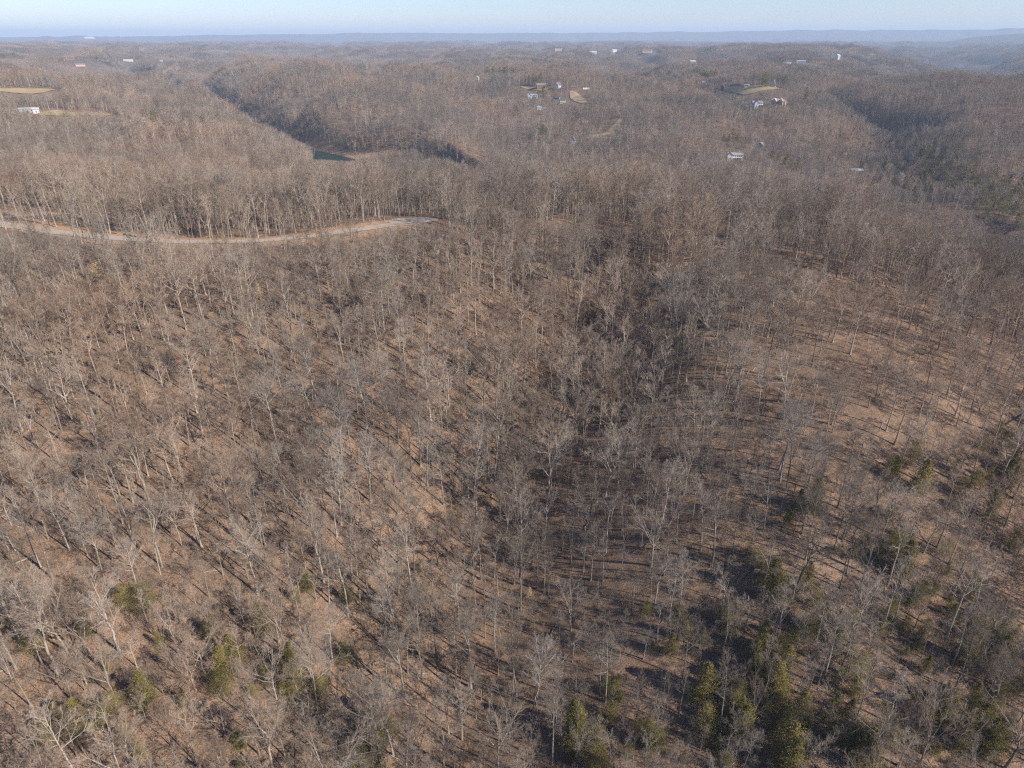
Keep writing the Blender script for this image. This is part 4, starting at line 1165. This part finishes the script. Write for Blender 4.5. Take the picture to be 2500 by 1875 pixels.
# understorey trees
x2, y2 = jitter_grid(50, 430, R(-50), R(52), 4.1)
k2 = (rng.rand(len(x2)) < np.where(np.hypot((x2 - 108) / 38, (y2 - 178) / 36) < 1, .34, .55)) & allowed(x2, y2)
x2, y2 = x2[k2], y2[k2]
ok = thin(x2, y2, np.concatenate([x, TX[:n_hero]]), np.concatenate([y, TY[:n_hero]]), 2.0)
x2, y2 = x2[ok], y2[ok]
H2 = 4 + 8 * rng.rand(len(x2))
S2 = stn[rng.choice(6, len(x2), p=[.1, .45, .1, .15, .15, .05])]
X_ = np.concatenate([TX, x, x2]); Y_ = np.concatenate([TY, y, y2]); HH = np.concatenate([TH, H_, H2]); SS = np.concatenate([TS, S_, S2])
Zt = height(X_, Y_)
# trees in front of the road are fewer and lower
for k in range(0, len(ROADP) - 1):
    for f in (0.0, .34, .67):
        a_ = ROADP[k][0] * (1 - f) + ROADP[k + 1][0] * f; b_ = ROADP[k][1] * (1 - f) + ROADP[k + 1][1] * f
        SIGHT.append((a_, b_, CAM_Z - 77.5, 6.5, 105))
road_s = SIGHT[-(len(ROADP) - 1) * 3:]
_S = SIGHT; SIGHT = [s for s in _S if s not in road_s]
limf = sight_limit(X_, Y_, Zt, HH)
SIGHT = road_s
limr = sight_limit(X_, Y_, Zt, HH)
SIGHT = [s for s in _S if s not in road_s]
pick = rng.rand(len(X_))
HH = np.where((limr < HH) & (pick < 0.74), np.clip(limr, 0, 40), HH)
HH = np.minimum(HH, limf)
good = HH > 2.5
X_, Y_, HH, SS, Zt = X_[good], Y_[good], HH[good], SS[good], Zt[good]
RZ = rng.rand(len(X_)) * 6.283
TLX = rng.normal(size=len(X_)) * .035; TLY = rng.normal(size=len(X_)) * .035

# the 300 that show largest stand as things of their own
uc, vc, dc = project(X_, Y_, Zt + HH * .55)
ub, vb, db = project(X_, Y_, Zt + HH * .25)
inside = (uc > 4) & (uc < 1020) & (vc < 764) & (dc > 20)
showing = np.where(inside, HH / dc, 0)
order = np.argsort(-showing)[:300]
ind = np.zeros(len(X_), bool); ind[order] = True
words_ = {'tall': 'straight trunked', 'spread': 'wide spreading', 'fork': 'fork trunked', 'slim': 'slender', 'vase': 'fan shaped', 'open': 'sparse crowned'}
by_style = {}
for st, T, C in near_meshes: by_style.setdefault(st, []).append((T, C))
for k in order:
    lst = by_style[SS[k]]; T, C = lst[int(RZ[k] * 100) % len(lst)]
    rt = D.objects.new('bare_tree', None); COL.objects.link(rt)
    s = HH[k] / 25.0
    rt.location = (X_[k], Y_[k], Zt[k]); rt.rotation_euler = (TLX[k], TLY[k], RZ[k]); w_ = s * (.85 + .45 * ((RZ[k] * 37) % 1)); rt.scale = (w_, w_, s)
    size = 'small ' if HH[k] < 12 else ('' if HH[k] < 19 else 'big ')
    rt['label'] = place_label(size + words_[SS[k]] + ' bare tree', zone(X_[k], Y_[k]), uc[k], vc[k])
    rt['category'] = 'bare tree'; rt['group'] = 'bare trees nearest the viewer'
    link('trunk', T, rt); link('crown', C, rt)

# ------------------------------------------------------------------ the rest of the woodland: one uncountable mass
PX, PY, PZ, PI, PR, PS = [], [], [], [], [], []
def push(x, y, z, idx, rot, s):
    PX.append(x); PY.append(y); PZ.append(z); PI.append(idx); PR.append(rot); PS.append(s)
def assign(x, y, z, H, st, lod, rz, tx, ty):
    tab = {}
    for s, i_ in LOD[lod]: tab.setdefault(s, []).append(i_)
    allk = [i_ for _, i_ in LOD[lod]]
    idx = np.array([tab.get(s, allk)[int(r * 977) % len(tab.get(s, allk))] for s, r in zip(st, rz)], int)
    push(x, y, z, idx, np.stack([tx, ty, rz], 1), H / 25.0)
rest = ~ind
dd_ = np.hypot(X_, Y_)
hid = hidden(np.where(dd_ > 300, X_, X_), Y_, Zt) & (dd_ > 320)
for lod, lo, hi in ((0, 0, 250), (1, 250, 1e9)):
    m = rest & (dd_ >= lo) & (dd_ < hi) & ~hid
    assign(X_[m], Y_[m], Zt[m], HH[m], SS[m], lod, RZ[m], TLX[m], TLY[m])
def zone_fill(r0, r1, sp, lod, keepf, hlo, hhi, azl=44):
    x, y = jitter_grid(r0, r1, R(-azl), R(azl), sp)
    m = rng.rand(len(x)) < keepf + np.minimum(0, .45 * vnoise(x / 70 + 9, y / 70) * (np.abs(vnoise(x / 70 + 9, y / 70)) > .25))
    x, y = x[m], y[m]
    z = height(x, y)
    m = ~hidden(x, y, z)
    x, y, z = x[m], y[m], z[m]
    m = allowed(x, y)
    x, y, z = x[m], y[m], z[m]
    H = hlo + (hhi - hlo) * rng.rand(len(x)) + 2.5 * vnoise(x / 40, y / 40)
    H = np.minimum(H, sight_limit(x, y, z, H))
    m = H > 3.5
    x, y, z, H = x[m], y[m], z[m], H[m]
    st = stn[rng.choice(6, len(x), p=[.30, .12, .18, .18, .12, .10])]
    assign(x, y, z, H, st, lod, rng.rand(len(x)) * 6.283, rng.normal(size=len(x)) * .03, rng.normal(size=len(x)) * .03)
    return len(x)
n1 = zone_fill(430, 760, 6.0, 1, .92, 14, 24)
n2 = zone_fill(760, 2100, 6.4, 2, .95, 14, 24)
# stands on the plateau
gxs = np.arange(-11000, 11000, 76.0); gys = np.arange(1400, 12500, 76.0)
x, y = [a.ravel() for a in np.meshgrid(gxs, gys)]
x = x + (rng.rand(len(x)) - .5) * 14; y = y + (rng.rand(len(y)) - .5) * 14
r = np.hypot(x, y); m = (r > 2140) & (r < 12500) & (np.abs(np.arctan2(x, y)) < R(42))
x, y = x[m], y[m]; z = height(x, y)
m = ~hidden(x, y, z, 30, .004); x, y, z = x[m], y[m], z[m]
m = seg_dist(x, y, RIVER) > 60
for cx, cy_, cr in CLEAR:
    if math.hypot(cx, cy_) > 1900: m &= np.hypot(x - cx, y - cy_) > cr + 28
for poly in CLEARPOLY: m &= ~in_poly(x, y, poly)
for sx, sy, sz, hw, ln in SIGHT:
    R0 = math.hypot(sx, sy)
    if R0 > 1900:
        ux, uy = sx / R0, sy / R0; al = x * ux + y * uy; lt = np.abs(x * uy - y * ux)
        m &= ~((al < R0) & (al > R0 - ln) & (lt < hw + 30))
x, y, z = x[m], y[m], z[m]
e_ = 20.0
gxx = (height(x + e_, y) - height(x - e_, y)) / (2 * e_); gyy = (height(x, y + e_) - height(x, y - e_)) / (2 * e_)
q = rng.randint(0, 4, len(x)); a_ = q * math.pi / 2
lx = gxx * np.cos(a_) + gyy * np.sin(a_); ly = -gxx * np.sin(a_) + gyy * np.cos(a_)
push(x, y, z, np.array(PATCH)[rng.randint(0, len(PATCH), len(x))], np.stack([np.arctan(ly), -np.arctan(lx), a_], 1), np.full(len(x), 1.0) * (0.92 + .16 * rng.rand(len(x))))
n3 = len(x)
print('trees', len(X_), 'individual', len(order), 'lod1', n1, 'lod2', n2, 'stands', n3, 'evergreens', len(EV))

def scatter(name, arrs, label, coll):
    px, py, pz, pi, pr, ps = [np.concatenate(a) for a in arrs]
    me = D.meshes.new(name)
    n = len(px)
    me.vertices.add(n); me.vertices.foreach_set('co', np.stack([px, py, pz], 1).astype(np.float32).ravel())
    a = me.attributes.new('pick', 'INT', 'POINT'); a.data.foreach_set('value', pi.astype(np.int32))
    a = me.attributes.new('turn', 'FLOAT_VECTOR', 'POINT'); a.data.foreach_set('vector', pr.astype(np.float32).ravel())
    wide = np.random.RandomState(5).uniform(.82, 1.3, n) if name == 'woodland' else np.ones(n)
    wide = np.where(np.isin(pi, PATCH), 1.0, wide)
    a = me.attributes.new('size', 'FLOAT_VECTOR', 'POINT'); a.data.foreach_set('vector', np.stack([ps * wide, ps * wide, ps], 1).astype(np.float32).ravel())
    me.update()
    ng = D.node_groups.new(name, 'GeometryNodeTree')
    ng.interface.new_socket('Geometry', in_out='INPUT', socket_type='NodeSocketGeometry')
    ng.interface.new_socket('Geometry', in_out='OUTPUT', socket_type='NodeSocketGeometry')
    N = ng.nodes; L = ng.links
    gi = N.new('NodeGroupInput'); go = N.new('NodeGroupOutput')
    mp = N.new('GeometryNodeMeshToPoints')
    ci = N.new('GeometryNodeCollectionInfo'); ci.inputs['Collection'].default_value = coll
    ci.inputs['Separate Children'].default_value = True; ci.inputs['Reset Children'].default_value = True
    ip = N.new('GeometryNodeInstanceOnPoints'); ip.inputs['Pick Instance'].default_value = True
    def attr(nm, t):
        k = N.new('GeometryNodeInputNamedAttribute'); k.data_type = t; k.inputs['Name'].default_value = nm; return k.outputs['Attribute']
    e2r = N.new('FunctionNodeEulerToRotation')
    L.new(attr('turn', 'FLOAT_VECTOR'), e2r.inputs[0])
    L.new(gi.outputs[0], mp.inputs['Mesh']); L.new(mp.outputs[0], ip.inputs['Points'])
    L.new(ci.outputs[0], ip.inputs['Instance']); L.new(attr('pick', 'INT'), ip.inputs['Instance Index'])
    L.new(e2r.outputs[0], ip.inputs['Rotation']); L.new(attr('size', 'FLOAT_VECTOR'), ip.inputs['Scale'])
    L.new(ip.outputs[0], go.inputs[0])
    o = link(name, me, kind='stuff', label=label)
    md = o.modifiers.new('scatter', 'NODES'); md.node_group = ng
    return o
scatter('woodland', (PX, PY, PZ, PI, PR, PS), 'leafless grey brown forest covering the slopes and hills to the horizon', srcs)

# brush on the forest floor
x, y = jitter_grid(50, 330, R(-48), R(50), 2.5)
lowd = np.maximum(.8 * (1 - smooth(120, 200, y)), np.exp(-((x - rav_x(y)) / 26) ** 2) * (y < 290))
m = (rng.rand(len(x)) < 0.34 + 0.34 * lowd + 0.55 * vnoise(x / 15, y / 15 + 50)) & allowed(x, y, -1)
x, y = x[m], y[m]; z = height(x, y); s = .25 + .75 * rng.rand(len(x)) ** 1.4 * (1 + .5 * vnoise(x / 22 + 7, y / 22))
lim = sight_limit(x, y, z, s * 4)
scatter('undergrowth', ([x], [y], [z], [np.array(SHRUB)[rng.randint(0, len(SHRUB), len(x))]], [np.stack([x * 0, x * 0, rng.rand(len(x)) * 6.28], 1)], [s]),
        'thin brown brush and saplings between the trees', srcs)

# ------------------------------------------------------------------ fallen logs
M_LOG = mat_simple('log_bark', (0.30, 0.26, 0.21), 0.9, 0.1, 0.2, 1.0)
M_DARKLOG = mat_simple('dark_log_bark', (0.035, 0.032, 0.04), 0.9, 0.1, 0.2, 1.0)
def log(crop, x0, y0, x1, y1, r, mat, label, stubs=4):
    (u0, v0), (u1, v1) = S(*crop, (x0, y0), (x1, y1))
    a_ = np.array(ground_at(u0, v0)); b_ = np.array(ground_at(u1, v1))
    r *= .72; t = np.linspace(0, 1, 7)[:, None]; p = a_ + (b_ - a_) * t
    p[:, 2] = height(p[:, 0], p[:, 1]) + r * .8
    o = a_.copy(); o[2] = h1(a_[0], a_[1]); p = p - o
    rg = np.random.RandomState(int(x0)); Rr = r * np.linspace(1.1, .55, 7)
    G = Geo(); V, Q = tubes(p[None], Rr[None], 8); G.add(V, Q, 0)
    me_ = G.mesh('trunk', [mat])
    rt = D.objects.new('fallen_log', None); COL.objects.link(rt); rt.location = o; rt['label'] = label; rt['category'] = 'log'; rt['group'] = 'fallen logs on the forest floor'
    link('trunk', me_, rt)
    B, Br = branches(rg, p[None], Rr[None], stubs, .35, 1, (40, 70), .22, 3, .12, .15, .4)
    V, Q = tubes(B, np.maximum(Br, .03), 4); G = Geo(); G.add(V, Q, 0)
    link('branches', G.mesh('branches', [mat]), rt)
log(Z8, 98, 266, 215, 214, .28, M_LOG, 'pale straight log lying on the bare left slope at the edge of the photo')
log(Z8, 0, 952, 85, 915, .26, M_LOG, 'pale log on the slope at the far left above the evergreens')
log(Z5, 565, 885, 660, 880, .26, M_LOG, 'tan log lying in an open patch left of the ravine')
log(Z5, 1160, 690, 1215, 640, .28, M_LOG, 'tilted orange brown log in the ravine left of the big spreading tree')
log(Z5, 1180, 684, 1255, 690, .22, M_LOG, 'short log crossing the foot of the tilted one in the ravine')
log(Z9, 575, 962, 640, 966, .26, M_LOG, 'log bridging the dark gully in the ravine bottom')
log(Z6, 1165, 1432, 1310, 1392, .34, M_DARKLOG, 'dark curved fallen limb at the foot of the bent tree on the right slope')
log(Z6, 2200, 812, 2085, 882, .34, M_DARKLOG, 'dark leaning log at the right edge of the photo')
log(Z4, 790, 190, 868, 206, .5, M_DARKLOG, 'short black log beside the gravel road', 2)
log(Z4, 590, 172, 742, 184, .35, M_DARKLOG, 'long dark log on the bank above the gravel road', 3)
log(Z4, 470, 98, 585, 120, .3, M_LOG, 'pale log on the orange bank between side track and road', 3)

# ------------------------------------------------------------------ dead branches lying about the forest floor
sticks = D.collections.new('deadfall_kinds')
for q in range(4):
    rg = np.random.RandomState(50 + q); t_ = np.linspace(0, 1, 6)
    p_ = np.stack([t_ * 6 - 3, rg.normal(size=6) * .18, np.full(6, .12) + .1 * rg.rand(6)], 1)[None]
    rr_ = (.10 * np.linspace(1.1, .4, 6))[None]
    G = Geo(); V, Q = tubes(p_, rr_, 5); G.add(V, Q, 0)
    B, Br = branches(rg, p_, rr_, 7, .25, 1, (30, 60), .38, 3, .02, .12, .6); V, Q = tubes(B, np.maximum(Br, .02), 3); G.add(V, Q, 0)
    sticks.objects.link(as_obj('deadfall_%d' % q, G, [M_BARK]))
x, y = jitter_grid(55, 330, R(-47), R(48), 5.2)
m = (rng.rand(len(x)) < .55) & allowed(x, y, -2); x, y = x[m], y[m]
z = height(x, y); e_ = 1.5
gxx = (height(x + e_, y) - height(x - e_, y)) / (2 * e_); gyy = (height(x, y + e_) - height(x, y - e_)) / (2 * e_)
a_ = rng.rand(len(x)) * 6.283
lx = gxx * np.cos(a_) + gyy * np.sin(a_)
scatter('deadfall', ([x], [y], [z], [rng.randint(0, 4, len(x))], [np.stack([x * 0, -np.arctan(lx), a_], 1)], [.3 + .9 * rng.rand(len(x)) ** 2]),
        'fallen dead branches strewn over the leaf litter', sticks)

# ------------------------------------------------------------------ haze: one even body of air round everything
def mat_haze():
    m = D.materials.new('haze'); m.use_nodes = True
    nt = m.node_tree; nt.nodes.clear()
    o = nt.nodes.new('ShaderNodeOutputMaterial'); v = nt.nodes.new('ShaderNodeVolumePrincipled')
    v.inputs['Color'].default_value = (0.60, 0.76, 0.97, 1)
    v.inputs['Density'].default_value = HAZE
    v.inputs['Anisotropy'].default_value = 0.0
    nt.links.new(v.outputs[0], o.inputs['Volume'])
    return m
HAZE = 7.8e-5
zlo = float(min(gz.min(), WATER_Z)) - 1.0
V, Q = box(-31500, 31500, -31500, 31500, zlo, float(gz.max()) + 30)
link('haze', mesh_from('haze', V, [Q], [mat_haze()]), kind='stuff', label='pale blue haze over the distant plateau')
